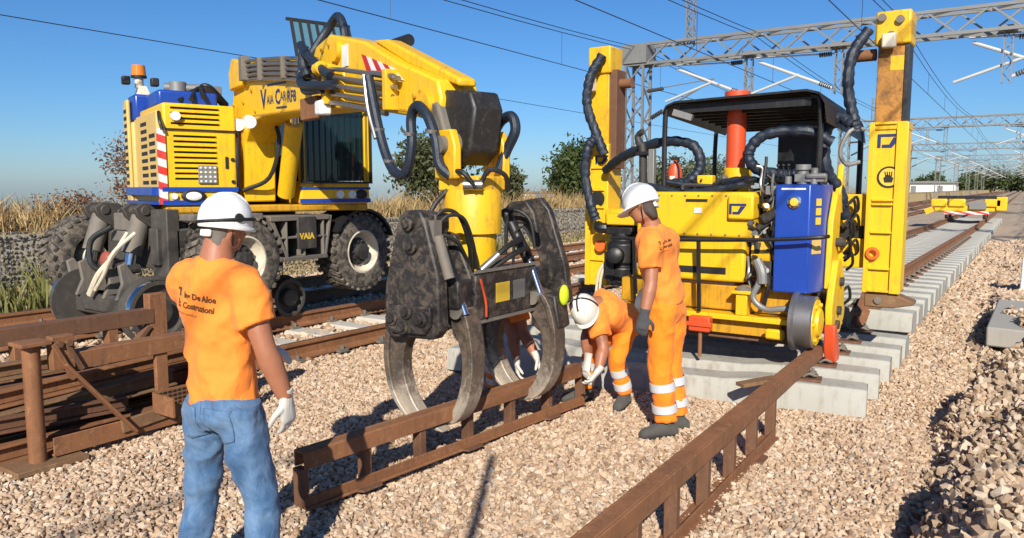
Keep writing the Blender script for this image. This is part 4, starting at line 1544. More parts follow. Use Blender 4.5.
# hoses on top and looping
for pts, r_ in [
    ([(3.12, ls - 0.12, 3.06), (3.3, ls - 0.14, 2.96), (3.52, ls - 0.13, 2.83), (3.72, ls - 0.1, 2.72)], 0.04),
    ([(3.16, ls - 0.10, 3.05), (3.15, ls - 0.12, 2.9), (3.2, ls - 0.1, 2.78)], 0.04),
    ([(3.0, ls - 0.08, 2.82), (3.2, ls - 0.15, 2.70), (3.5, ls - 0.16, 2.66), (3.8, ls - 0.1, 2.64)], 0.04),
    ([(3.0, ls - 0.05, 2.75), (3.25, ls - 0.14, 2.64), (3.6, ls - 0.12, 2.62)], 0.035),
    ([(3.0, ls - 0.1, 2.80), (3.05, ls + 0.02, 3.02), (3.12, ls + 0.15, 3.24), (3.28, ls + 0.17, 3.32), (3.40, ls + 0.17, 3.22), (3.44, ls + 0.17, 3.08)], 0.04),
]:
    S().tube(pts, r_, 10, smooth=6).build('hose', Mt['hose'], EX)
# the two hanging hose bundles down to the rotator
S().tube([(4.46, ls - 0.10, 2.63), (4.56, ls - 0.10, 2.36), (4.70, ls - 0.10, 2.07), (4.86, ls - 0.10, 1.90), (5.04, ls - 0.10, 1.89), (5.11, ls - 0.09, 2.08), (5.09, ls - 0.08, 2.27), (5.18, ls - 0.08, 2.35), (5.32, ls - 0.08, 2.27), (5.43, ls - 0.08, 2.10), (5.46, ls - 0.07, 1.94), (5.52, ls - 0.02, 1.86)],
         0.036, 10, smooth=7).build('hose', Mt['hose'], EX)
for p_ in ((4.62, 2.22), (4.78, 1.98), (5.1, 2.16), (5.4, 2.16)):
    S().cyl((p_[0], ls - 0.10, p_[1] - 0.012), (p_[0] + 0.004, ls - 0.10, p_[1] + 0.012), 0.042, n=12).build('hose_clamp', Mt['steel'], EX)
S().tube([(4.36, ls - 0.04, 2.62), (4.44, ls - 0.08, 2.66), (4.78, ls - 0.05, 2.60)], 0.02, 8, smooth=4).build('pipe', Mt['steel'], EX)
S().tube([(4.44, ls - 0.13, 2.64), (4.52, ls - 0.14, 2.38), (4.64, ls - 0.14, 2.15)], 0.016, 8, smooth=4).build('pipe', Mt['steel'], EX)
S().tube([(5.43, 0.12, 2.16), (5.50, 0.14, 2.25), (5.62, 0.14, 2.27), (5.66, 0.14, 2.17), (5.58, 0.12, 2.03), (5.54, 0.08, 1.88)], 0.036, 10, smooth=7).build('hose', Mt['hose'], EX)

# ------------------------------------------------------------------ grapple hanging from the stick
GC = Vector((-3.19, 4.25, 0))
GR = thing('hydraulic_grapple', 'large black hydraulic grapple with yellow rotator gripping the rusty ladder rail', 'grapple', (-3.1, 4.25, 0.25))
# fork
fx = SM.to_3x3() @ Vector((0, 1, 0))      # pin axis
fn = SM.to_3x3() @ Vector((1, 0, 0))
b = MB()
for s in (-1, 1):
    b.prism([(-0.13, 1.84), (0.13, 1.84), (0.13, 2.06), (0.08, 2.17), (-0.08, 2.17), (-0.13, 2.06)], GC + fx * (s * 0.20), fn, (0, 0, 1), 0.06)
b.box(GC.x - 0.17, GC.x + 0.17, GC.y - 0.17, GC.y + 0.17, 1.76, 1.86)
fork = b.build('fork', Mt['yellow_worn'], GR, bevel=0.012)
b = MB()
b.cyl(GC + fx * -0.27 + V(0, 0, 2.07), GC + fx * 0.27 + V(0, 0, 2.07), 0.06, n=18)
b.build('pin', Mt['dusty_steel'], fork)
rot = MB().lathe([(0.13, 1.20), (0.165, 1.22), (0.165, 1.46), (0.20, 1.47), (0.20, 1.74), (0.185, 1.77), (0, 1.77)], (GC.x, GC.y, 0), (0, 0, 1), 36).build('rotator', Mt['yellow_worn'], GR)
for a in range(10):
    c_, s_ = math.cos(a * .628), math.sin(a * .628)
    MB().cyl((GC.x + .16 * c_, GC.y + .16 * s_, 1.77), (GC.x + .16 * c_, GC.y + .16 * s_, 1.79), 0.016, n=6).build('bolt', Mt['dusty_steel'], rot)
# cross frame along y
GX_ = -3.08
b = MB()
b.box(GX_ - 0.17, GX_ + 0.17, 3.72, 4.82, 1.02, 1.20)
b.box(GX_ - 0.12, GX_ + 0.12, 3.9, 4.62, 0.90, 1.03)
b.box(GX_ + 0.14, GX_ + 0.19, 3.88, 4.6, 0.92, 1.24)
fr = b.build('cross_frame', Mt['grapple_black'], GR, bevel=0.012)
MB().box(GX_ + 0.19, GX_ + 0.194, 4.10, 4.26, 1.02, 1.15).build('data_plate', Mt['sticker_yellow'], fr)
MB().box(GX_ + 0.19, GX_ + 0.194, 4.31, 4.45, 1.02, 1.15).build('data_plate', Mt['galv'], fr)
b = MB()
b.box(GX_ + 0.19, GX_ + 0.2, 3.86, 4.62, 0.905, 0.925)
b.box(GX_ + 0.19, GX_ + 0.2, 3.86, 4.62, 1.235, 1.255)
b.build('frame_edge', Mt['dusty_steel'], fr)
MB().tube([(GX_ + 0.21, 3.9, 1.2), (GX_ + 0.23, 3.93, 1.05), (GX_ + 0.22, 3.95, 0.95)], 0.008, 6, smooth=4).build('cord', Mt['red'], fr)


def tine(sgn, xc, yc, th, name, reach=0.40, tipz=0.24):
    """One curved claw blade in the x-z plane; sgn -1 = left jaw."""
    out = [(0.13, 1.12), (0.32, 1.0), (0.405, 0.80), (0.415, 0.62), (0.37, 0.44), (0.27, 0.31), (0.13, 0.235), (-0.05, 0.22)]
    inn = [(-0.035, 0.235), (0.09, 0.285), (0.19, 0.375), (0.255, 0.50), (0.28, 0.62), (0.26, 0.75), (0.18, 0.86), (0.05, 0.95)]
    k = reach / 0.40
    po = smooth_path([(a * k, z, 0) for a, z in out], 3)
    pi_ = smooth_path([(a * k, z, 0) for a, z in inn], 3)
    poly = [(sgn * p.x, p.y) for p in po + pi_]
    b = MB()
    b.prism(poly, (xc, yc, 0), (1, 0, 0), (0, 0, 1), th)
    o = b.build(name, Mt['claw_steel'], GR, bevel=0.015)
    # stiffening rib on the outer edge
    b = MB()
    rib = [(sgn * (p.x + 0.012), p.y) for p in po[2:-4]] + [(sgn * (p.x - 0.03), p.y) for p in po[2:-4]][::-1]
    b.prism(rib, (xc, yc, 0), (1, 0, 0), (0, 0, 1), th * 1.5)
    b.build('rib', Mt['claw_steel'], o, bevel=0.006)
    MB().cyl((xc + sgn * 0.17, yc - th, 1.0), (xc + sgn * 0.17, yc + th, 1.0), 0.05, n=16).build('pivot_pin', Mt['dusty_steel'], o)
    return o


# near pair and far pair; the left jaw carries the broad worn plate
tine(-1, -3.06, 3.72, 0.095, 'claw', 0.40)
tine(1, -3.13, 3.84, 0.095, 'claw', 0.265)
tine(-1, -3.02, 4.74, 0.095, 'claw', 0.40)
tine(1, -3.05, 4.62, 0.095, 'claw', 0.33)
_vb = MB.build


def _sx(self, *a, **k):
    self.v = [(x + 0.10, y, z) for x, y, z in self.v]
    return _vb(self, *a, **k)


MB.build = _sx
b = MB()
b.prism([(-3.38, 1.58), (-3.33, 1.64), (-3.20, 1.64), (-3.16, 1.58), (-3.06, 1.25), (-3.05, 0.90), (-3.10, 0.84), (-3.46, 0.82), (-3.51, 0.88), (-3.50, 1.15)], (0, 3.63, 0), (1, 0, 0), (0, 0, 1), 0.10)
arm = b.build('jaw_plate', Mt['grapple_black'], GR, bevel=0.014)
b = MB()
b.prism([(-3.47, 1.04), (-3.47, 0.92), (-3.42, 0.86), (-3.15, 0.87), (-3.10, 0.93), (-3.10, 1.05)], (0, 3.565, 0), (1, 0, 0), (0, 0, 1), 0.03)
cp = b.build('cover', Mt['grapple_black'], arm, bevel=0.008)
for x, z in ((-3.41, 0.96), (-3.17, 0.97), (-3.29, 1.01), (-3.32, 0.91)):
    MB().lathe([(0.05, 0), (0.05, 0.015), (0.03, 0.018), (0.03, 0.035), (0, 0.035)], (x, 3.55, z), (0, -1, 0), 16).build('bolt', Mt['grapple_black'], cp)
b = MB()
for x, z, r_ in ((-3.28, 1.56, 0.045), (-3.26, 1.43, 0.055)):
    b.lathe([(r_, 0), (r_, 0.03), (r_ * .6, 0.035), (r_ * .6, 0.05), (0, 0.05)], (x, 3.58, z), (0, -1, 0), 18)
b.build('pivot_pin', Mt['grapple_black'], arm)
MB.build = _vb
b = MB()
b.prism([(-3.30, 1.64), (-3.06, 1.62), (-3.06, 1.52), (-3.16, 1.35), (-3.3, 1.38)], (0, 3.76, 0), (1, 0, 0), (0, 0, 1), 0.14)
b.prism([(-3.14, 1.50), (-3.06, 1.48), (-2.88, 1.1), (-2.90, 0.95), (-3.05, 0.98)], (0, 3.90, 0), (1, 0, 0), (0, 0, 1), 0.05)
b.build('jaw_arm', Mt['grapple_black'], GR, bevel=0.012)
b = MB()
b.prism([(-3.22, 1.60), (-3.14, 1.69), (-3.0, 1.71), (-2.92, 1.62), (-2.78, 1.22), (-2.74, 0.95), (-2.88, 0.88), (-2.95, 1.02), (-3.02, 1.3)], (0, 4.86, 0), (1, 0, 0), (0, 0, 1), 0.07)
b.prism([(-3.22, 1.60), (-3.14, 1.68), (-3.0, 1.69), (-2.93, 1.6), (-2.90, 1.45), (-3.0, 1.52), (-3.12, 1.52)], (0, 4.66, 0), (1, 0, 0), (0, 0, 1), 0.05)
b.prism([(-2.92, 1.05), (-2.72, 1.02), (-2.68, 0.8), (-2.80, 0.72), (-2.92, 0.8)], (0, 4.66, 0), (1, 0, 0), (0, 0, 1), 0.16)
b.build('jaw_arm', Mt['grapple_black'], GR, bevel=0.012)
for (p0, p1, p2) in (((-3.16, 3.80, 1.5), (-2.97, 3.78, 1.14), (-2.90, 3.78, 0.98)), ((-3.16, 4.60, 1.62), (-2.93, 4.58, 1.25), (-2.83, 4.57, 1.02))):
    c = MB().cyl(p0, p1, 0.042, n=16).build('jaw_cylinder', Mt['black_paint'], GR)
    MB().cyl(p1, p2, 0.026, n=14).build('piston_rod', Mt['chrome'], c)
b = MB()
b.cyl((-3.02, 3.66, 1.48), (-2.93, 3.66, 1.22), 0.035, n=12)
b.box(-3.1, -3.02, 3.62, 3.70, 1.44, 1.58)
b.build('valve', Mt['dusty_steel'], GR)
for pts, r_ in [
    ([(-3.10, 3.68, 1.42), (-3.08, 3.70, 1.58), (-3.04, 3.76, 1.64), (-2.99, 3.84, 1.60), (-3.0, 3.95, 1.42), (-3.04, 4.02, 1.26)], 0.013),
    ([(-3.06, 3.68, 1.40), (-3.04, 3.70, 1.55), (-3.0, 3.76, 1.61), (-2.95, 3.84, 1.58), (-2.96, 3.95, 1.40), (-3.0, 4.02, 1.25)], 0.013),
    ([(-3.12, 3.70, 1.38), (-3.05, 3.72, 1.48), (-2.98, 3.80, 1.44), (-2.98, 3.92, 1.30)], 0.013),
    ([(-3.24, 4.2, 1.80), (-3.2, 4.05, 1.88), (-3.08, 4.0, 1.88), (-3.02, 4.06, 1.78)], 0.017),
    ([(-3.02, 4.1, 1.80), (-2.95, 4.12, 1.90), (-2.88, 4.2, 1.86), (-2.9, 4.25, 1.76)], 0.017),
    ([(-2.94, 4.06, 1.22), (-2.86, 4.25, 1.33), (-2.87, 4.45, 1.36), (-2.95, 4.58, 1.3)], 0.02),
    ([(-2.96, 4.04, 1.24), (-2.88, 4.2, 1.38), (-2.90, 4.4, 1.42), (-3.0, 4.55, 1.42)], 0.02),
    ([(-3.12, 4.55, 1.30), (-3.10, 4.55, 1.56), (-3.03, 4.55, 1.62), (-2.93, 4.58, 1.55), (-2.90, 4.6, 1.35)], 0.013),
    ([(-3.06, 4.56, 1.24), (-3.04, 4.56, 1.45), (-2.98, 4.58, 1.5), (-2.92, 4.6, 1.4)], 0.011),
    ([(-3.28, 4.1, 1.78), (-3.36, 4.0, 1.6), (-3.2, 3.9, 1.3)], 0.017),
]:
    MB().tube(pts, r_, 8, smooth=6).build('hose', Mt['hose_black'], GR)
b = MB()
b.cyl((-2.95, 4.02, 1.24), (-2.88, 4.12, 1.34), 0.028, n=12)
b.cyl((-3.1, 4.02, 1.80), (-3.0, 4.1, 1.80), 0.035, n=12)
b.build('hose_fitting', Mt['steel'], GR)
MB().ball((-2.69, 4.66, 1.02), 0.03, 0.05, 0.075).build('marker_cap', Mt['hivis_yellow'], GR)
# ------------------------------------------------------------------ self-propelled track-laying gantry
GA = thing('track_laying_gantry', 'yellow track laying gantry machine with two tall masts and a black canopy', 'gantry', (-2.57, 7.4, 0))


def gb(name, mat, x0, x1, y0, y1, z0, z1, par=None, bevel=0.01, **k):
    return MB().box(x0, x1, y0, y1, z0, z1, **k).build(name, Mt[mat], par or GA, bevel=bevel)


# right mast
rm = gb('mast_sleeve', 'yellow', -1.22, -0.93, 7.80, 8.16, 0.80, 2.38, bevel=0.012)
gb('mast_flange', 'yellow', -1.01, -0.915, 7.775, 7.80, 0.80, 2.38, rm, 0.004)
gb('mast_flange', 'yellow', -1.24, -1.195, 7.775, 7.80, 0.80, 2.38, rm, 0.004)
for z in (1.02, 1.36, 1.62, 1.66, 2.36, 0.81):
    gb('rib', 'yellow', -1.193, -1.012, 7.765, 7.80, z, z + 0.018, rm, 0.003)
gb('end_collar', 'yellow_worn', -1.225, -0.925, 7.785, 8.17, 2.31, 2.385, rm, 0.01)
ic = gb('inner_column', 'rusty_yellow', -1.21, -0.955, 7.84, 8.12, 2.38, 3.16, bevel=0.006)
gb('column_edge', 'black_worn', -0.985, -0.95, 7.83, 8.125, 2.39, 3.16, ic, 0.004)
gb('paint_patch', 'yellow_worn', -1.10, -0.99, 7.8365, 7.84, 2.85, 2.98, ic, 0)
hd = gb('mast_head', 'yellow_worn', -1.235, -0.94, 7.80, 8.16, 3.08, 3.38, bevel=0.02)
for x, z in ((-1.18, 3.32), (-1.03, 3.29), (-1.1, 3.16)):
    MB().cyl((x, 7.80, z), (x, 7.765, z), 0.035, n=14).build('bolt', Mt['dusty_steel'], hd)
gb('junction_box', 'rim_cream', -1.17, -1.05, 7.72, 7.79, 3.04, 3.17, hd, 0.015)
b = MB()
b.lathe([(0.035, -0.015), (0.055, -0.015), (0.062, 0), (0.055, 0.015), (0.035, 0.015), (0.028, 0), (0.035, -0.015)], (-1.16, 7.76, 1.17), (0, 1, 0), 20, cap=False)
b.build('orange_ring', Mt['orange_plastic'], rm)
b = MB()
b.lathe([(0.10, 0), (0.10, 0.004)], (-1.06, 7.797, 1.88), (0, -1, 0), 24)
rs = b.build('round_sign', Mt['ink_black'], rm)
MB().lathe([(0.082, 0.005), (0.082, 0.0065)], (-1.06, 7.797, 1.88), (0, -1, 0), 24).build('sign_face', Mt['sticker_yellow'], rs)
b = MB()                                                    # open hand on the sign
b.prism([(-1.095, 1.83), (-1.03, 1.83), (-1.02, 1.87), (-1.045, 1.895), (-1.08, 1.9), (-1.105, 1.87)], (0, 7.7895, 0), (1, 0, 0), (0, 0, 1), 0.002)
for k in range(4):
    b.bar((-1.085 + k * 0.016, 7.7895, 1.89), (-1.095 + k * 0.02, 7.7895, 1.93), 0.010, 0.002, (0, 1, 0))
b.build('hand_mark', Mt['ink_black'], rs)


def logo(x, y, z, w_, par):
    """The maker's mark: blue frame with an arrow-like stroke."""
    b = MB()
    b.box(x, x + w_, y - 0.004, y, z + w_ * 0.50, z + w_ * 0.62)
    b.box(x, x + w_ * 0.14, y - 0.004, y, z, z + w_ * 0.49)
    b.prism([(x + 0.2 * w_, z), (x + 0.62 * w_, z), (x + 0.96 * w_, z + 0.46 * w_), (x + 0.66 * w_, z + 0.46 * w_), (x + 0.5 * w_, z + 0.14 * w_), (x + 0.2 * w_, z + 0.14 * w_)], (0, y - 0.002, 0), (1, 0, 0), (0, 0, 1), 0.004)
    return b.build('logo', Mt['ink_blue'], par)


logo(-1.17, 7.797, 2.15, 0.2, rm)
b = MB()
b.prism([(-1.22, 0.80), (-1.22, 0.66), (-0.98, 0.66), (-0.80, 0.70), (-0.80, 0.73), (-0.98, 0.80)], (0, 7.92, 0), (1, 0, 0), (0, 0, 1), 0.22)
ft = b.build('mast_foot', Mt['rust_tan'], GA, bevel=0.012)
MB().cyl((-1.1, 7.81, 0.73), (-1.1, 7.79, 0.73), 0.035, n=14).build('bolt', Mt['dusty_steel'], ft)
# bracket between right mast and body
gb('mast_bracket', 'yellow', -1.52, -1.25, 7.86, 8.1, 1.42, 1.72, bevel=0.01)
gb('mast_bracket', 'yellow', -1.52, -1.25, 7.86, 8.1, 1.02, 1.30, bevel=0.01)
gb('bracket_pin', 'black_worn', -1.5, -1.27, 7.9, 8.06, 1.30, 1.42)
# left mast
lm = gb('mast_sleeve', 'yellow', -4.20, -3.94, 7.80, 8.14, 0.66, 2.28, bevel=0.012)
for z in (0.95, 1.3, 1.55, 1.75, 2.0):
    b = MB()
    b.prism([(-4.16, z), (-3.98, z), (-4.06, z + 0.045)], (0, 7.79, 0), (1, 0, 0), (0, 0, 1), 0.03)
    b.build('rib', Mt['yellow'], lm)
gb('mast_flange', 'yellow', -4.215, -4.15, 7.775, 7.80, 0.66, 2.28, lm, 0.004)
logo(-4.10, 7.797, 2.05, 0.16, lm)
b = MB()
b.lathe([(0.05, 0), (0.085, 0.005), (0.09, 0.02), (0.05, 0.025)], (-4.06, 7.797, 1.66), (0, -1, 0), 20)
b.build('round_sign', Mt['ink_black'], lm)
MB().lathe([(0.035, -0.02), (0.06, -0.02), (0.07, 0), (0.06, 0.02), (0.035, 0.02)], (-4.0, 7.74, 1.12), (0, 1, 0), 20).build('orange_ring', Mt['orange_plastic'], lm)
gb('inner_column', 'yellow_worn', -4.18, -3.96, 7.83, 8.1, 2.28, 3.1, bevel=0.006)
gb('column_edge', 'rust_dark', -3.96, -3.87, 7.85, 8.08, 2.0, 3.1, bevel=0.006)
lh = gb('mast_head', 'yellow_worn', -4.21, -3.93, 7.80, 8.12, 3.06, 3.36, bevel=0.02)
gb('junction_box', 'rim_cream', -4.21, -4.09, 7.70, 7.79, 2.86, 3.02, lh, 0.015)
MB().cyl((-3.93, 7.95, 2.95), (-3.73, 7.95, 2.95), 0.055, n=16).build('coupling', Mt['rust'], GA)
MB().cyl((-1.24, 7.95, 3.02), (-1.50, 7.95, 3.02), 0.055, n=16).build('coupling', Mt['rust'], GA)
# cross beam and body frame
gb('cross_beam', 'yellow', -3.93, -1.5, 7.72, 8.15, 1.05, 1.55, bevel=0.02)
gb('body_frame', 'yellow_dark', -3.3, -1.62, 6.85, 8.5, 0.66, 0.9, bevel=0.02)
dk = gb('deck_beam', 'yellow', -3.55, -1.55, 6.68, 6.92, 0.60, 0.648, bevel=0.006)
gb('deck_web', 'yellow_dark', -3.5, -1.72, 6.78, 6.83, 0.46, 0.598, dk, 0.006)
gb('sole_bar', 'rust_dark', -3.4, -1.66, 6.84, 6.95, 0.40, 0.62)
# red clamp under the deck
rc = gb('rail_clamp', 'red', -2.50, -2.30, 6.60, 6.70, 0.48, 0.62, bevel=0.012)
MB().cyl((-2.4, 6.65, 0.48), (-2.4, 6.65, 0.24), 0.018, n=10).build('clamp_screw', Mt['rust'], rc)
gb('clamp_ear', 'red', -2.53, -2.28, 6.585, 6.60, 0.53, 0.57, rc, 0.004)
gb('deck_lug', 'yellow', -1.82, -1.66, 6.64, 6.70, 0.47, 0.56, bevel=0.02)
# wheels
def gantry_wheel(x, y, z, r, sgn):
    b = MB()
    b.lathe([(r + 0.03, 0.0), (r + 0.03, 0.025), (r, 0.04), (r - 0.004, 0.17), (r - 0.02, 0.18), (r - 0.03, 0.16)], (x - sgn * 0.09, y, z), (sgn, 0, 0), 40)
    o = b.build('wheel', Mt['steel'], GA, smooth=30)
    b = MB()
    b.lathe([(r - 0.025, 0.165), (r - 0.03, 0.185), (r * .55, 0.19), (r * .5, 0.215), (0, 0.22)], (x - sgn * 0.09, y, z), (sgn, 0, 0), 32)
    for k in range(6):
        a = k * math.pi / 3
        q = Vector((x + sgn * 0.09, y + r * .72 * math.cos(a), z + r * .72 * math.sin(a)))
        b.cyl(q, q + V(sgn * 0.025, 0, 0), 0.016, n=8)
    b.build('hub', Mt['yellow'], o)


gantry_wheel(-1.50, 6.72, 0.645, 0.225, 1)
gantry_wheel(-1.50, 7.62, 0.63, 0.205, 1)
gantry_wheel(-2.92, 6.72, 0.63, 0.205, -1)
gantry_wheel(-2.92, 7.62, 0.63, 0.205, -1)
for x in (-1.36,):
    b = MB()
    b.prism([(6.95, 0.55), (7.1, 0.48), (7.3, 0.48), (7.45, 0.62), (7.42, 0.95), (7.25, 1.15), (7.1, 1.15), (7.0, 0.95), (6.92, 0.75)], (x, 0, 0), (0, 1, 0), (0, 0, 1), 0.06)
    b.prism([(7.0, 0.9), (7.3, 0.9), (7.36, 1.7), (7.2, 1.75), (7.05, 1.5)], (x - 0.04, 0, 0), (0, 1, 0), (0, 0, 1), 0.05)
    b.build('wheel_cheek', Mt['yellow'], GA, bevel=0.01)
    b = MB()
    for y, z in ((7.15, 0.7), (7.22, 0.95), (7.2, 1.3), (7.1, 0.58)):
        b.cyl((x - 0.02, y, z), (x + 0.06, y, z), 0.04, n=12)
    b.build('cheek_pin', Mt['dark_machine'], GA)
b = MB()
b.prism([(6.90, 0.60), (6.98, 0.60), (7.16, 0.34), (7.14, 0.26), (6.98, 0.26), (6.90, 0.40)], (-1.34, 0, 0), (0, 1, 0), (0, 0, 1), 0.09)
b.build('rail_guard', Mt['red'], GA, bevel=0.01)
# engine hood: stepped yellow box with dark slot and white plate
eh = gb('hood', 'yellow', -3.1, -1.98, 6.75, 7.5, 1.33, 1.74, bevel=0.03, segs=None) if False else MB().box(-3.1, -1.98, 6.75, 7.5, 1.33, 1.745).build('hood', Mt['yellow'], GA, bevel=0.03, segs=3)
gb('hood_front', 'yellow', -2.20, -1.97, 6.70, 7.0, 1.50, 1.72, eh, 0.02)
lo_ = MB().box(-3.1, -2.05, 6.77, 7.5, 0.93, 1.325).build('lower_hood', Mt['yellow'], GA, bevel=0.03, segs=3)
gb('slot', 'ink_black', -2.75, -2.22, 6.762, 6.775, 1.0, 1.06, lo_, 0)
gb('hood_joint', 'ink_black', -3.1, -2.0, 6.762, 6.80, 1.318, 1.336, lo_, 0)
gb('white_plate', 'sticker_white', -2.52, -2.45, 6.742, 6.75, 1.55, 1.60, eh, 0)
gb('handle', 'ink_black', -2.6, -2.4, 6.735, 6.75, 1.66, 1.68, eh, 0)
logo(-2.18, 6.697, 1.55, 0.15, eh)
gb('concrete_counterweight', 'concrete', -2.75, -2.16, 6.86, 7.3, 0.66, 0.92, bevel=0.02)
rp = MB().tube([(-3.3, 6.62, 1.30), (-2.6, 6.6, 1.31), (-1.9, 6.6, 1.335), (-1.42, 6.62, 1.37), (-1.34, 6.7, 1.38)], 0.017, 8, smooth=4).build('guard_rail', Mt['black_paint'], GA)
for x in (-2.42, -3.05):
    MB().bar((x, 6.6, 1.30), (x, 6.66, 0.66), 0.03, 0.03).build('rail_post', Mt['black_paint'], rp)
b = MB()
b.box(-2.10, -2.0, 6.70, 6.82, 0.65, 0.84)
b.box(-2.14, -1.96, 6.68, 6.84, 0.84, 0.87)
bl_ = b.build('step_post', Mt['yellow'], GA, bevel=0.006)
MB().lathe([(0.075, 0.87), (0.075, 0.885), (0.03, 0.91), (0, 0.92)], (-2.05, 6.76, 0), (0, 0, 1), 18).build('cap', Mt['dusty_steel'], bl_)
# pump, filter and pipes between hood and tank
b = MB()
b.cyl((-2.0, 6.95, 1.2), (-1.84, 6.95, 1.2), 0.17, n=24)
b.cyl((-1.84, 6.95, 1.2), (-1.78, 6.95, 1.2), 0.10, n=24)
b.build('flywheel_housing', Mt['yellow_worn'], GA)
b = MB()
b.box(-1.98, -1.82, 6.78, 6.92, 1.0, 1.14)
b.cyl((-1.95, 6.8, 1.2), (-1.95, 6.8, 1.3), 0.03, n=10)
b.box(-1.9, -1.74, 6.86, 7.0, 1.22, 1.36)
b.cyl((-1.9, 6.76, 1.5), (-1.78, 6.76, 1.58), 0.045, n=12)
b.cyl((-1.95, 6.78, 1.42), (-1.85, 6.8, 1.5), 0.03, n=12)
b.build('pump', Mt['dark_machine'], GA, bevel=0.006)
MB().tube([(-1.87, 6.74, 1.1), (-1.9, 6.70, 0.95), (-1.94, 6.68, 0.82), (-1.84, 6.68, 0.73), (-1.7, 6.68, 0.74), (-1.55, 6.70, 0.77), (-1.52, 6.72, 0.85)], 0.027, 10, smooth=5).build('pipe', Mt['galv'], GA)
MB().tube([(-1.93, 6.72, 1.15), (-1.88, 6.7, 1.05), (-1.87, 6.7, 0.95)], 0.045, 10, smooth=5).build('pipe', Mt['galv'], GA)
for k, pts in enumerate([[(-1.86, 6.8, 1.1), (-1.82, 6.72, 0.95), (-1.86, 6.74, 0.75)], [(-1.92, 6.85, 1.4), (-1.84, 6.76, 1.32), (-1.8, 6.8, 1.2)], [(-1.98, 6.85, 1.62), (-1.86, 6.78, 1.66), (-1.82, 6.85, 1.75)]]):
    MB().tube(pts, 0.018, 8, smooth=5).build('hose', Mt['hose_black'], GA)
gb('pump_base', 'yellow_dark', -1.98, -1.75, 6.9, 7.3, 0.66, 0.95)
# blue tank
tk = MB()
tk.prism([(-1.79, 6.72), (-1.50, 6.72), (-1.43, 6.90), (-1.43, 7.25), (-1.79, 7.25)], (0, 0, 0), (1, 0, 0), (0, 1, 0), 0.93, 1.345)
tko = tk.build('oil_tank', Mt['blue'], GA, bevel=0.012)
MB().lathe([(0.058, 0), (0.055, 0.015), (0.04, 0.02)], (-1.63, 6.72, 1.66), (0, -1, 0), 22).build('tank_cap', Mt['chrome'], tko)
MB().lathe([(0.036, 0.02), (0.03, 0.028), (0, 0.03)], (-1.63, 6.72, 1.66), (0, -1, 0), 18).build('cap_badge', Mt['sticker_yellow'], tko)
dr = Vector((0.07, 0.18, 0)).normalized()
for k, z in enumerate((1.66, 1.58, 1.50)):
    o_ = Vector((-1.478, 6.765, z))
    MB().bar(o_ + dr * 0.03, o_ + dr * 0.10, 0.004, 0.06).build('warning_sticker', Mt['sticker_yellow'], tko)
o_ = Vector((-1.482, 6.755, 1.28))
MB().bar(o_ + dr * 0.0, o_ + dr * 0.13, 0.004, 0.12).build('worn_patch', Mt['tan'], tko)
gb('white_strip', 'sticker_white', -1.74, -1.54, 6.716, 6.72, 1.765, 1.78, tko, 0)
b = MB()
b.cyl((-1.72, 6.85, 1.81), (-1.72, 6.85, 1.88), 0.03, n=12)
b.cyl((-1.60, 6.85, 1.81), (-1.60, 6.85, 1.93), 0.05, n=16)
b.cyl((-1.60, 6.85, 1.93), (-1.60, 6.85, 1.98), 0.065, n=16)
b.box(-1.66, -1.42, 6.8, 6.95, 1.83, 1.90)
b.cyl((-1.50, 6.82, 1.81), (-1.50, 6.82, 1.95), 0.03, n=12)
b.cyl((-1.56, 6.8, 1.88), (-1.40, 6.8, 1.88), 0.025, n=10)
b.box(-1.9, -1.8, 6.8, 6.9, 1.72, 1.80)
b.build('valve_block', Mt['galv'], GA, bevel=0.006)
for k in range(3):
    MB().cyl((-1.85 + k * 0.045, 7.0, 1.85), (-1.85 + k * 0.045, 7.0, 1.97), 0.006, n=6).build('lever', Mt['ink_black'], GA)
    MB().ball((-1.85 + k * 0.045, 7.0, 1.98), 0.016).build('lever_knob', Mt['ink_black'], GA)
# red cylinder on yellow socket
b = MB()
b.cyl((-2.31, 7.3, 1.7), (-2.31, 7.3, 1.97), 0.13, n=28)
b.box(-2.45, -2.17, 7.2, 7.4, 1.66, 1.78)
so = b.build('cylinder_socket', Mt['yellow'], GA, bevel=0.012)
MB().cyl((-2.38, 7.17, 1.88), (-2.38, 7.15, 1.88), 0.025, n=10).build('bolt', Mt['dusty_steel'], so)
MB().lathe([(0.09, 1.97), (0.09, 2.62), (0.115, 2.625), (0.115, 2.69), (0.08, 2.69)], (-2.33, 7.3, 0), (0, 0, 1), 28).build('lift_cylinder', Mt['red'], GA)
# canopy
b = MB()
xs = [(-2.94, 2.50), (-2.9, 2.57), (-2.82, 2.60), (-1.62, 2.63), (-1.52, 2.60), (-1.47, 2.52), (-1.45, 2.36)]
n = len(xs)
vs = [(x, 6.95, z) for x, z in xs] + [(x + 0.02, 8.75, z - 0.10) for x, z in xs]
vs2 = [(x, y, z - 0.02) for x, y, z in vs]
fs = [(i, i + 1, i + 1 + n, i + n) for i in range(n - 1)]
fs2 = [tuple(q + 2 * n for q in f[::-1]) for f in fs]
ed = [(i, i + 2 * n, i + 1 + 2 * n, i + 1) for i in range(n - 1)] + [(i + n, i + 1 + n, i + 1 + 3 * n, i + 3 * n) for i in range(n - 1)] + [(0, n, 3 * n, 2 * n), (n - 1, 3 * n - 1, 4 * n - 1, 2 * n - 1)]
b.add(vs + vs2, fs + fs2 + ed)
cn = b.build('canopy_roof', Mt['black_paint'], GA, smooth=40)
for y in np.linspace(7.05, 8.65, 9):
    MB().box(-2.80, -1.6, float(y) - 0.012, float(y) + 0.012, 2.50 - (y - 6.95) * 0.055, 2.575 - (y - 6.95) * 0.055).build('roof_rib', Mt['black_paint'], cn)
b = MB()
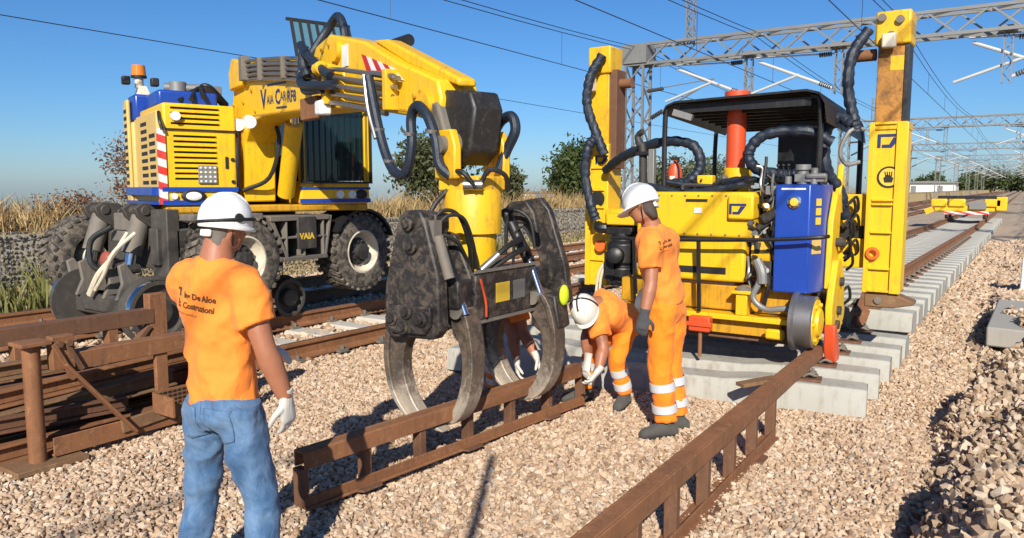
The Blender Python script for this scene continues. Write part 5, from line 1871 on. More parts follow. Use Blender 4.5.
b.tube([(-2.93, 7.0, 1.62), (-2.93, 7.0, 2.45), (-2.89, 7.0, 2.55), (-2.8, 7.0, 2.58)], 0.025, 10, smooth=4)
b.build('canopy_post', Mt['black_paint'], GA)
MB().tube([(-2.98, 8.6, 1.5), (-2.98, 8.6, 2.38), (-2.9, 8.6, 2.47)], 0.025, 10, smooth=4).build('canopy_post', Mt['black_paint'], GA)
MB().tube([(-1.45, 8.6, 1.0), (-1.45, 8.6, 2.3), (-1.5, 8.6, 2.45)], 0.028, 10, smooth=4).build('canopy_post', Mt['black_paint'], GA)
MB().tube([(-1.52, 7.05, 1.7), (-1.52, 7.05, 2.48), (-1.6, 7.05, 2.58)], 0.025, 10, smooth=4).build('canopy_post', Mt['black_paint'], GA)
MB().bar((-2.84, 6.98, 2.50), (-2.66, 7.0, 2.44), 0.05, 0.06).build('work_lamp', Mt['galv'], cn)
# black control box, seat, extinguisher, stacks
cb = gb('control_cabinet', 'black_paint', -2.02, -1.62, 7.6, 7.95, 1.7, 2.42, bevel=0.01)
gb('cabinet_label', 'galv', -1.75, -1.66, 7.592, 7.6, 2.33, 2.36, cb, 0)
b = MB()
b.lathe([(0.065, 1.72), (0.07, 1.74), (0.07, 1.96), (0.045, 2.02), (0.02, 2.03), (0.02, 2.07), (0, 2.07)], (-2.96, 7.35, 0), (0, 0, 1), 22)
fe = b.build('fire_extinguisher', Mt['red'], GA)
b = MB()
b.box(-3.0, -2.92, 7.33, 7.37, 2.06, 2.09)
b.tube([(-2.96, 7.33, 2.05), (-2.9, 7.29, 1.98), (-2.89, 7.29, 1.8)], 0.01, 6, smooth=4)
b.build('valve', Mt['ink_black'], fe)
gb('extinguisher_label', 'sticker_white', -2.985, -2.935, 7.279, 7.285, 1.82, 1.90, fe, 0)
gb('grey_post', 'galv', -3.10, -3.04, 7.0, 7.06, 1.3, 2.16, bevel=0.006)
MB().tube([(-3.2, 7.1, 1.4), (-3.2, 7.1, 2.12), (-3.24, 7.1, 2.22), (-3.26, 7.1, 2.3), (-3.2, 7.08, 2.34)], [0.04, 0.04, 0.04, 0.03, 0.03], 12, smooth=3).build('exhaust', Mt['dark_machine'], GA)
gb('exhaust_clamp', 'black_paint', -3.26, -3.1, 7.03, 7.17, 2.1, 2.14)
# black motor hanging by the left mast and its yellow arm
b = MB()
b.lathe([(0.10, 0.74), (0.15, 0.76), (0.16, 0.92), (0.13, 0.95), (0.17, 0.98), (0.17, 1.18), (0.12, 1.22), (0.12, 1.30)], (-3.6, 7.5, 0), (0, 0, 1), 18)
b.lathe([(0.05, 0), (0.09, 0.02), (0.09, 0.14), (0.05, 0.16)], (-3.6, 7.36, 1.06), (0.3, -1, 0.1), 14)
b.box(-3.74, -3.62, 7.33, 7.45, 0.8, 1.1)
b.box(-3.75, -3.45, 7.4, 7.7, 1.28, 1.36)
b.box(-3.72, -3.5, 7.45, 7.7, 0.72, 0.86)
b.build('drive_motor', Mt['black_paint'], GA, bevel=0.01)
gb('motor_arm', 'yellow', -3.78, -3.3, 7.45, 7.75, 1.38, 1.5, bevel=0.015)
MB().tube([(-3.78, 7.6, 1.34), (-3.9, 7.55, 1.34), (-3.95, 7.6, 1.36)], 0.06, 10, smooth=4).build('fitting', Mt['black_paint'], GA)
for x in (-3.82, -3.86):
    MB().tube([(x + 0.08, 7.5, 1.0), (x, 7.45, 0.85), (x - 0.04, 7.45, 0.55)], 0.015, 8, smooth=4).build('cable', Mt['rim_cream'], GA)
# wrapped hoses (slightly irregular)
def wrap_hose(pts, r_, mat='hose'):
    P = smooth_path(pts, 10)
    rr = [r_ * (1 + 0.10 * math.sin(i * 2.1) + 0.05 * math.sin(i * 5.3)) for i in range(len(P))]
    MB().tube(P, rr, 10).build('hose', Mt[mat], GA)


wrap_hose([(-1.28, 7.74, 3.22), (-1.40, 7.68, 3.0), (-1.42, 7.66, 2.7), (-1.36, 7.66, 2.42), (-1.33, 7.68, 2.3)], 0.05)
wrap_hose([(-1.36, 7.5, 2.36), (-1.46, 7.45, 2.42), (-1.55, 7.4, 2.25), (-1.52, 7.4, 1.95), (-1.42, 7.5, 1.75), (-1.38, 7.6, 1.5)], 0.05)
wrap_hose([(-1.44, 7.2, 2.18), (-1.65, 7.15, 2.28), (-2.0, 7.1, 2.26), (-2.14, 7.08, 2.1), (-2.05, 7.05, 1.95), (-1.8, 7.05, 1.9), (-1.65, 7.05, 1.9)], 0.05)
wrap_hose([(-4.0, 7.74, 3.25), (-4.12, 7.68, 3.0), (-4.14, 7.66, 2.7), (-4.02, 7.64, 2.4), (-3.92, 7.66, 2.15)], 0.055)
wrap_hose([(-4.02, 7.64, 2.35), (-4.1, 7.6, 2.2), (-4.12, 7.6, 1.9), (-4.04, 7.58, 1.6), (-3.98, 7.6, 1.42)], 0.055)
wrap_hose([(-3.92, 7.7, 1.98), (-3.6, 7.5, 2.12), (-3.1, 7.3, 2.24), (-2.75, 7.25, 2.2), (-2.66, 7.25, 2.0), (-2.75, 7.2, 1.85), (-2.95, 7.2, 1.82)], 0.05)
wrap_hose([(-3.1, 7.0, 1.80), (-2.7, 6.95, 1.74), (-2.3, 6.92, 1.78), (-2.05, 6.95, 1.84)], 0.035)
wrap_hose([(-2.95, 7.1, 1.84), (-2.6, 7.1, 1.80), (-2.2, 7.05, 1.86), (-1.95, 7.0, 1.84)], 0.03)
MB().tube([(-1.27, 7.7, 2.32), (-1.38, 7.62, 2.3), (-1.45, 7.6, 2.12), (-1.4, 7.62, 2.0), (-1.3, 7.7, 2.02)], 0.02, 8, smooth=5).build('hose_guide', Mt['galv'], GA)
MB().box(-2.6, -2.45, 7.0, 7.1, 1.80, 1.9).build('yellow_bracket', Mt['yellow'], GA, bevel=0.01)
b = MB()
b.prism([(7.25, 1.55), (7.45, 1.8), (7.5, 2.0), (7.6, 1.8), (7.65, 1.55)], (-1.42, 0, 0), (0, 1, 0), (0, 0, 1), 0.05)
b.build('side_gusset', Mt['yellow'], GA, bevel=0.008)

# small hoses, pipes and fittings crowding the space between hood, tank and mast
gq = random.Random(5)
for k in range(26):
    x = gq.uniform(-2.02, -1.80)
    p = [(x, 6.80 + gq.uniform(-0.03, 0.2), gq.uniform(0.95, 1.7))]
    for j in range(3):
        p.append((min(max(p[-1][0] + gq.uniform(-0.10, 0.10), -2.05), -1.80), 6.76 + gq.uniform(-0.02, 0.22), p[-1][2] + gq.uniform(-0.22, 0.2)))
    MB().tube(p, gq.choice((0.010, 0.014, 0.018)), 7, smooth=4).build('hose', Mt[gq.choice(('hose_black', 'hose_black', 'steel', 'galv'))], GA)
for k in range(16):
    x, y, z = gq.uniform(-2.0, -1.82), 6.78 + gq.uniform(-0.02, 0.12), gq.uniform(0.95, 1.72)
    MB().cyl((x, y, z), (x + gq.uniform(-0.03, 0.03), y - 0.05, z + gq.uniform(-0.03, 0.05)), gq.uniform(0.014, 0.028), n=8).build('fitting', Mt[gq.choice(('steel', 'galv', 'dark_machine', 'yellow_worn'))], GA)
for k in range(12):
    x = gq.uniform(-2.9, -1.9)
    p = [(x, 7.0 + gq.uniform(-0.1, 0.2), 1.76)]
    for j in range(3):
        p.append((p[-1][0] + gq.uniform(-0.05, 0.25), 7.0 + gq.uniform(-0.1, 0.2), 1.77 + gq.uniform(0, 0.09)))
    MB().tube(p, gq.choice((0.012, 0.018, 0.022)), 7, smooth=4).build('hose', Mt['hose_black'], GA)
for k in range(10):
    z = gq.uniform(0.7, 1.7)
    y = gq.uniform(7.3, 7.75)
    MB().tube([(-1.36, y, z), (-1.31, y + 0.05, z + 0.06), (-1.30, y + 0.1, z - 0.05), (-1.36, y + 0.16, z - 0.12)], 0.014, 7, smooth=4).build('hose', Mt['hose_black'], GA)
for x in np.linspace(-3.0, -2.1, 8):
    for z in (1.36, 1.71):
        MB().cyl((float(x), 6.752, z), (float(x), 6.744, z), 0.010, n=6).build('bolt', Mt['dusty_steel'], eh)

# ------------------------------------------------------------------ low yellow trolley far down the new track
TR = thing('track_trolley', 'low yellow track trolley with red and white ends far along the new rails', 'trolley', (-2.2, 40, 0.4))
MB().box(-3.4, -1.0, 39.2, 41.5, 0.75, 1.0).build('frame', Mt['yellow'], TR, bevel=0.03)
for x in (-3.2, -2.5, -1.15):
    MB().box(x - 0.35, x + 0.3, 39.1, 39.6, 0.95, 1.3).build('motor_cover', Mt['yellow'], TR, bevel=0.05)
MB().box(-3.3, -0.85, 39.3, 41.4, 1.3, 1.42).build('top_plate', Mt['black_paint'], TR)
MB().box(-2.05, -1.4, 39.08, 39.18, 0.85, 1.15).build('grey_panel', Mt['galv'], TR)
MB().box(-3.0, -1.3, 39.05, 39.12, 0.62, 0.76).build('hazard_board', Mt['hazard'], TR)
MB().bar((-3.75, 39.2, 0.7), (-3.45, 39.2, 0.85), 0.2, 0.25).build('side_arm', Mt['yellow'], TR)
MB().box(-1.05, -0.65, 39.1, 39.6, 0.8, 1.4).build('side_post', Mt['yellow'], TR, bevel=0.03)
for x in (-2.92, -1.46):
    for y in (39.5, 41.2):
        MB().cyl((x - 0.07, y, 0.62), (x + 0.07, y, 0.62), 0.2, n=20).build('wheel', Mt['steel'], TR)
# ------------------------------------------------------------------ ladder rails on the ballast
def ladder(label, p0, p1, h, n, bw=0.10, tilt=0.0, bar_h=0.12, joint=None, top_ext=0.0):
    """Rusty ladder-like auxiliary rail: channel top chord, flat bottom chord, uprights with foot gussets."""
    p0, p1 = Vector(p0), Vector(p1)
    d = (p1 - p0).normalized()
    root = thing('ladder_rail', label, 'ladder rail', tuple(p0), 'rusty ladder rails')
    side = d.cross(Vector((0, 0, 1))).normalized()
    up = side.cross(d)
    if tilt:
        up = (up + side * tilt).normalized()
    q0, q1 = p0 + up * h, p1 + up * h
    b = MB()
    e1 = q1 + d * top_ext
    for s in (-1, 1):                     # box chord from two webs and a top flange
        b.bar(q0 - up * (bar_h / 2) + side * (s * bw / 2), e1 - up * (bar_h / 2) + side * (s * bw / 2), 0.014, bar_h, up)
    b.bar(q0 - up * 0.006, e1 - up * 0.006, bw - 0.015, 0.013, up)
    b.build('top_chord', MATS['rust'], root, bevel=0.004)
    b = MB()
    b.bar(p0 + up * 0.008, p1 + up * 0.008, bw + 0.03, 0.016, up)
    b.bar(p0 + up * 0.042 + side * (bw / 2 - 0.01), p1 + up * 0.042 + side * (bw / 2 - 0.01), 0.014, 0.056, up)
    b.build('bottom_chord', MATS['rust'], root, bevel=0.004)
    for k in range(n):
        q = p0.lerp(p1, (k + 0.012) / (n - 1 + 0.024))
        b = MB()
        b.bar(q + up * 0.016, q + up * (h - bar_h + 0.002), bw * 0.8, 0.052, d)
        b.build('upright', MATS['rust_dark'], root, bevel=0.004)
        if k % 2 == 1:
            b = MB()
            b.prism([(-0.12, 0.0), (0.12, 0.0), (0.07, 0.10), (-0.07, 0.10)], q + up * 0.009 - d * 0.02, d, side, 0.012)
            b.build('foot_plate', MATS['rust_dark'], root)
    return root


ladder('rusty ladder rail held by the grapple and the bending man', (-3.20, 2.68, 0.03), (-2.90, 5.30, 0.05), 0.325, 7, 0.09, 0.0, 0.095)
ladder('rusty ladder rail leading up to the gantry wheel in the right foreground', (-1.36, 1.6, 0.0), (-1.42, 5.42, 0.0), 0.40, 9, 0.085, 0.0, 0.10, top_ext=1.55)
fb = thing('folded_plate', 'small rusty folded plate lying on the nearest sleeper', 'plate', (-1.75, 5.95, 0.2))
MB().bar((-1.78, 5.85, 0.24), (-1.58, 6.15, 0.26), 0.10, 0.03).build('plate', MATS['rust_tan'], fb, bevel=0.004)

# ------------------------------------------------------------------ rusty trestle frames on the left
FR = thing('rusty_frame', 'big rusty steel frame with round post and diagonal brace behind the foreground man', 'frame', (-5.12, 2.2, 0))
px_ = -5.12
MB().cyl((px_, 2.2, 0.05), (px_, 2.2, 0.80), 0.052, n=24).build('post', MATS['rust'], FR)
MB().box(px_ - 0.09, px_ + 0.09, 2.11, 2.29, 0.80, 0.825).build('cap_plate', MATS['rust'], FR, bevel=0.004)
MB().box(px_ - 0.14, px_ + 0.14, 2.02, 2.45, 0.015, 0.05).build('base_plate', MATS['rust_tan'], FR, bevel=0.005)
b = MB()
b.box(px_ + 0.03, px_ + 0.045, 2.28, 3.85, 0.06, 0.185)
b.box(px_ - 0.05, px_ + 0.03, 2.28, 3.85, 0.06, 0.075)
b.build('bottom_beam', MATS['rust'], FR, bevel=0.004)
b = MB()
b.box(px_ + 0.03, px_ + 0.045, 2.42, 3.85, 0.60, 0.715)
b.box(px_ - 0.08, px_ + 0.03, 2.42, 3.85, 0.70, 0.715)
b.build('top_beam', MATS['rust'], FR, bevel=0.004)
b = MB()
b.bar((px_ + 0.075, 2.36, 0.66), (px_ + 0.075, 2.80, 0.10), 0.02, 0.075, (1, 0, 0))
b.build('diagonal_brace', MATS['rust'], FR, bevel=0.004)
MB().bar((px_ + 0.06, 2.30, 0.80), (px_ + 0.06, 2.42, 0.55), 0.03, 0.05, (1, 0, 0)).build('bracket', MATS['rust'], FR, bevel=0.004)
MB().bar((px_ + 0.06, 2.38, 0.80), (px_ + 0.06, 2.48, 0.60), 0.03, 0.03, (1, 0, 0)).build('bracket', MATS['rust_dark'], FR, bevel=0.004)
MB().box(px_ - 0.02, px_ + 0.06, 2.30, 2.44, 0.62, 0.84).build('joint_box', MATS['rust'], FR, bevel=0.006)
for y in (2.34, 2.40):
    MB().cyl((px_ + 0.05, y, 0.79), (px_ + 0.085, y, 0.79), 0.022, n=6).build('bolt', MATS['rust_dark'], FR)
for y in (3.05, 3.45, 3.8):
    MB().box(px_ - 0.01, px_ + 0.028, y - 0.045, y + 0.045, 0.18, 0.61).build('upright', MATS['rust'], FR, bevel=0.004)
# mesh box
b = MB()
b.box(px_ + 0.05, px_ + 0.062, 2.95, 3.6, 0.20, 0.34)
b.box(px_ + 0.062, px_ + 0.30, 2.95, 2.965, 0.19, 0.33)
b.build('chequer_plate', MATS['rust'], FR)
MB().bar((px_ + 0.05, 2.72, 0.145), (px_ + 0.05, 3.7, 0.225), 0.03, 0.09).build('lower_bar', MATS['rust_tan'], FR, bevel=0.004)
b = MB()
for i in range(16):
    for j in range(4):
        b.box(px_ + 0.061, px_ + 0.066, 2.99 + i * 0.037, 3.015 + i * 0.037, 0.215 + j * 0.03, 0.232 + j * 0.03)
b.build('plate_holes', MATS['ink_black'], FR)['kind'] = 'stuff'
MB().bar((px_ + 0.09, 3.30, 0.28), (px_ + 0.12, 3.42, 0.02), 0.16, 0.015, (1, 0, 0)).build('torn_plate', MATS['rust_tan'], FR)

FB = thing('rusty_frame', 'taller rusty steel frame behind the first one beside the old track', 'frame', (-5.9, 2.4, 0))
b = MB()
b.box(-5.87, -5.855, 1.2, 3.46, 0.68, 0.80)
b.box(-5.98, -5.87, 1.2, 3.46, 0.785, 0.80)
b.box(-5.98, -5.87, 1.2, 3.46, 0.68, 0.695)
b.build('top_beam', MATS['rust_dark'], FB, bevel=0.004)
for y, z1, w_ in ((3.5, 0.92, 0.075), (3.12, 0.68, 0.04), (2.45, 0.68, 0.04), (1.8, 0.68, 0.04)):
    MB().box(-5.95, -5.86, y - w_, y + w_, 0.02, z1).build('upright', MATS['rust'], FB, bevel=0.006)
MB().box(-5.9, -5.86, 1.2, 3.7, 0.10, 0.2).build('bottom_beam', MATS['rust_dark'], FB, bevel=0.004)
MB().bar((-5.88, 3.1, 0.35), (-5.88, 3.42, 0.66), 0.03, 0.07, (1, 0, 0)).build('diagonal_brace', MATS['rust_dark'], FB)

# loose steel sections piled between the two frames
PILE = [
    ((-5.70, 1.0, 0.10), (-5.66, 3.9, 0.10), 0.15, 0.13, 'rust_dark', 'lowest'), ((-5.50, 1.0, 0.09), (-5.48, 3.85, 0.11), 0.15, 0.13, 'rust_tan', 'pale bottom'), ((-5.31, 1.1, 0.09), (-5.29, 3.2, 0.10), 0.13, 0.12, 'rust', 'short brown'),
    ((-5.66, 0.9, 0.25), (-5.62, 3.9, 0.24), 0.14, 0.12, 'rust', 'long brown'), ((-5.46, 0.9, 0.20), (-5.38, 3.3, 0.34), 0.14, 0.12, 'rust_tan', 'sloping pale'),
    ((-5.70, 0.9, 0.40), (-5.68, 3.8, 0.38), 0.14, 0.12, 'rust_dark', 'dark middle'), ((-5.50, 0.8, 0.36), (-5.50, 3.8, 0.46), 0.13, 0.11, 'rust', 'sloping brown'),
    ((-5.72, 0.9, 0.55), (-5.66, 3.7, 0.53), 0.13, 0.11, 'rust_tan', 'topmost'), ((-5.34, 0.9, 0.34), (-5.30, 2.9, 0.24), 0.10, 0.10, 'rust_dark', 'falling dark'),
]
for p0, p1, w_, h_, m_, wd in PILE:
    o = thing('steel_section', f'{wd} rusty steel section lying in the pile between the two frames', 'steel section', p0, 'rusty sections in the pile')
    p0, p1 = Vector(p0), Vector(p1)
    b = MB()
    b.bar(p0 - V(0, 0, h_ / 2 - 0.008), p1 - V(0, 0, h_ / 2 - 0.008), w_, 0.016)
    b.bar(p0 + V(0, 0, 0.003), p1 + V(0, 0, 0.003), 0.018, h_ - 0.034)
    b.bar(p0 + V(0, 0, h_ / 2 - 0.008), p1 + V(0, 0, h_ / 2 - 0.008), w_ * 0.7, 0.016)
    b.build('section', MATS[m_], o, bevel=0.004)

# ------------------------------------------------------------------ things at the right edge
cs = thing('concrete_slab', 'flat grey concrete cover slab on the ballast heap at the right edge', 'slab', (0.35, 11.0, 0.1))
b = MB()
b.prism([(-0.28, 9.9), (0.75, 9.75), (0.85, 12.35), (-0.24, 12.5)], (0, 0, 0.13), (1, 0, 0), (0, 1, 0), 0.22)
b.build('slab', MATS['concrete_far'], cs, bevel=0.02)
wp = thing('marker_post', 'white concrete marker post at the right edge of the picture', 'post', (0.12, 15.6, 0))
MB().box(0.0, 0.34, 15.45, 15.7, -0.05, 0.62, taper=(0.9, 0.9)).build('post', MATS['white_paint'], wp, bevel=0.02)

# tall slim pole unseen behind the view, added to cast a thin shadow
pl_ = thing('shadow_pole', 'tall slim unseen pole added behind the viewpoint to cast a thin shadow', 'pole', (0.22, -1.32, 0))
MB().tube([(0.22, -1.32, 0), (0.22, -1.32, 3.55)], [0.035, 0.028], 12).build('pole', MATS['galv'], pl_)
# ------------------------------------------------------------------ people
CA, SA = math.cos(YAW), math.sin(YAW)


def cw(X, D, z):
    """Ground frame turned to the street view heading: X to the right, D ahead, z up -> world."""
    return Vector((X * CA - D * SA, X * SA + D * CA, z))


def cloth(name, col, rough=0.85, var=0.12, weave=350, fade=None):
    t = NT(name)
    v = t.coords()
    c = t.mix(t.noise(v, 4, 5, 0.6), tuple(x * (1 - var) for x in col), tuple(min(1, x * (1 + var)) for x in col))
    if fade:
        f = t.ramp(t.noise(v, 7, 6, 0.7, 0.5), [(0.40, (0, 0, 0)), (0.72, (0.85, 0.85, 0.85))])
        c = t.mix(f, c, fade)
    t.set(Base_Color=c, Roughness=rough)
    t.b.inputs['Sheen Weight'].default_value = 0.08
    n1 = t.noise(t.coords((1, 1, 0.55)), 13, 4, 0.5, 1.2)
    n2 = t.noise(v, weave, 2)
    h = t.math('ADD', t.math('MULTIPLY', n1, 1.0), t.math('MULTIPLY', n2, 0.06))
    t.bump(h, 0.45, 0.02)
    MATS[name] = t.m


cloth('tee_orange', (0.92, 0.25, 0.028), fade=None, var=0.05)
cloth('hivis_orange', (0.95, 0.228, 0.007), var=0.06)
cloth('jeans', (0.045, 0.115, 0.235), fade=(0.17, 0.28, 0.43), var=0.25, weave=500)
cloth('glove_white', (0.60, 0.57, 0.50), var=0.2)
cloth('glove_grey', (0.06, 0.06, 0.065), var=0.2)
cloth('shoe_fabric', (0.07, 0.068, 0.06), var=0.2)
paint('helmet_white', (0.78, 0.78, 0.75), amount=0.12, rough=0.3, var=0.03, dirt=(0.45, 0.42, 0.36), bump=0.01)
paint('helmet_cream', (0.74, 0.72, 0.64), amount=0.2, rough=0.35, var=0.03, dirt=(0.42, 0.38, 0.3), bump=0.01)
plain('strap_black', (0.012, 0.012, 0.013), 0.6)
plain('reflective', (0.62, 0.63, 0.65), 0.35, 0.1)
plain('hair_dark', (0.06, 0.045, 0.035), 0.8)
plain('hair_grey', (0.14, 0.12, 0.10), 0.8)
t = NT('skin')
v = t.coords()
c = t.mix(t.noise(v, 12, 5, 0.6), (0.30, 0.115, 0.058), (0.41, 0.172, 0.095))
t.set(Base_Color=c, Roughness=0.5)
t.b.inputs['Subsurface Weight'].default_value = 0.08
t.b.inputs['Subsurface Radius'].default_value = (0.02, 0.008, 0.004)
t.bump(t.noise(v, 160, 4), 0.12, 0.004)
MATS['skin'] = t.m
FOLD = bpy.data.textures.new('folds', 'CLOUDS')
FOLD.noise_scale = 0.12
FOLD.noise_depth = 2
CREASE = bpy.data.textures.new('creases', 'MUSGRAVE')
CREASE.musgrave_type = 'RIDGED_MULTIFRACTAL'
CREASE.noise_scale = 0.13
CREASE.octaves = 2.0
CREASE.gain = 1.5


def erings(b, rings, n=22):
    """rings: (centre, lateral axis, front axis, rx, ry). Closed loft."""
    vs, fs = [], []
    for c, lx, fy, rx, ry in rings:
        for k in range(n):
            a = 2 * math.pi * k / n
            vs.append(Vector(c) + Vector(lx) * (rx * math.cos(a)) + Vector(fy) * (ry * math.sin(a)))
    for i in range(len(rings) - 1):
        for k in range(n):
            p, q = i * n + k, i * n + (k + 1) % n
            fs.append((p, q, q + n, p + n))
    fs.append(tuple(range(n - 1, -1, -1)))
    fs.append(tuple(range((len(rings) - 1) * n, len(rings) * n)))
    b.add(vs, fs)


def remeshed(b, name, mat, par, voxel, smooth=6, fold=0.0):
    o = b.build(name, MATS[mat], par, smooth=0)
    bm = bmesh.new()
    bm.from_mesh(o.data)
    bmesh.ops.recalc_face_normals(bm, faces=bm.faces)
    bm.to_mesh(o.data)
    bm.free()
    m = o.modifiers.new('remesh', 'REMESH')
    m.mode = 'VOXEL'
    m.voxel_size = voxel
    m.use_smooth_shade = True
    s = o.modifiers.new('smooth', 'SMOOTH')
    s.factor = 0.5
    s.iterations = smooth
    if fold:
        d = o.modifiers.new('folds', 'DISPLACE')
        d.texture = FOLD
        d.texture_coords = 'GLOBAL'
        d.strength = fold
        d.mid_level = 0.5
        if fold > 0.02:
            d = o.modifiers.new('creases', 'DISPLACE')
            d.texture = CREASE
            d.texture_coords = 'GLOBAL'
            d.strength = 0.009
            d.mid_level = 0.7
    return o


def hand(par, wr, tip_dir, palm_n, side, mat, curl=0.5, s=1.0):
    """Gloved hand: palm, four fingers of different length, thumb from the side of the palm."""
    wr, d, n = Vector(wr), Vector(tip_dir).normalized(), Vector(palm_n)
    n = (n - d * n.dot(d)).normalized()
    w_ = d.cross(n).normalized() * side
    b = MB()
    erings(b, [(wr - d * 0.045 * s, w_, n, 0.037 * s, 0.031 * s), (wr, w_, n, 0.034 * s, 0.027 * s), (wr + d * 0.04 * s, w_, n, 0.043 * s, 0.021 * s), (wr + d * 0.085 * s, w_, n, 0.046 * s, 0.019 * s), (wr + d * 0.10 * s, w_, n, 0.043 * s, 0.016 * s)], 16)
    for k, (off, L) in enumerate(((0.033, 0.075), (0.011, 0.085), (-0.011, 0.08), (-0.032, 0.062))):
        p = wr + d * (0.092 * s) + w_ * (off * s)
        pts = [p - d * 0.02 * s]
        ang = 0.15
        for seg in (0.45, 0.32, 0.23):
            pts.append(pts[-1] + (d * math.cos(ang) + n * math.sin(ang)) * (L * seg * s * 1.15))
            ang += curl * (1 + 0.12 * k)
        b.tube(pts, [0.0105 * s, 0.0105 * s, 0.0098 * s, 0.0085 * s], 8, smooth=3)
    p = wr + d * 0.03 * s + w_ * 0.034 * s
    q1 = p + (d * 0.6 + w_ * 0.75 + n * 0.3).normalized() * 0.04 * s
    q2 = q1 + (d * 0.85 + w_ * 0.25 + n * 0.5).normalized() * 0.035 * s
    q3 = q2 + (d * 0.9 + n * 0.5).normalized() * 0.022 * s
    b.tube([p, q1, q2, q3], [0.016 * s, 0.0135 * s, 0.0118 * s, 0.0095 * s], 8, smooth=3)
    return remeshed(b, 'glove', mat, par, 0.0055 * s, 3)


def shoe(par, ank, toe_dir, mat='shoe_fabric'):
    a, d = Vector(ank), Vector(toe_dir)
    d.z = 0
    d.normalize()
    l = Vector((-d.y, d.x, 0))
    z0 = max(a.z - 0.09, 0.0)
    g = Vector((a.x, a.y, z0))
    b = MB()
    up = Vector((0, 0, 1))
    b2 = [(-0.085, 0.045, 0.035), (-0.05, 0.08, 0.042), (0.0, 0.10, 0.046), (0.06, 0.085, 0.048), (0.12, 0.062, 0.05), (0.17, 0.05, 0.046), (0.20, 0.03, 0.03)]
    erings(b, [(g + d * x + up * (h / 2 + 0.018), l, up, w_, h / 2 + 0.012) for x, h, w_ in b2], 18)
    b.tube([g + up * 0.07, a + up * 0.06], [0.045, 0.05], 14)
    o = remeshed(b, 'shoe', mat, par, 0.008, 4)
    b = MB()
    pts = [(g + d * x + l * y) for x, y in ((-0.09, -0.03), (-0.09, 0.03), (0.05, 0.047), (0.14, 0.05), (0.2, 0.028), (0.2, -0.028), (0.14, -0.05), (0.05, -0.047))]
    n = len(pts)
    b.add([p + up * 0.0 for p in pts] + [p + up * 0.026 for p in pts], [tuple(range(n - 1, -1, -1)), tuple(range(n, 2 * n))] + [(i, (i + 1) % n, (i + 1) % n + n, i + n) for i in range(n)])
    b.build('sole', MATS['strap_black'], o, bevel=0.006)
    lc = MB()
    for k in range(4):
        p = g + d * (0.035 + 0.028 * k) + up * (0.098 - 0.013 * k)
        lc.tube([p - l * 0.028, p + up * 0.012, p + l * 0.028], 0.0055, 6, smooth=3)
    lc.build('laces', MATS['hivis_yellow'], o)
    return o


def head_frame(f, up=(0, 0, 1)):
    f, up = Vector(f).normalized(), Vector(up).normalized()
    r_ = f.cross(up).normalized()       # the person's right
    return f, r_, r_.cross(f).normalized()


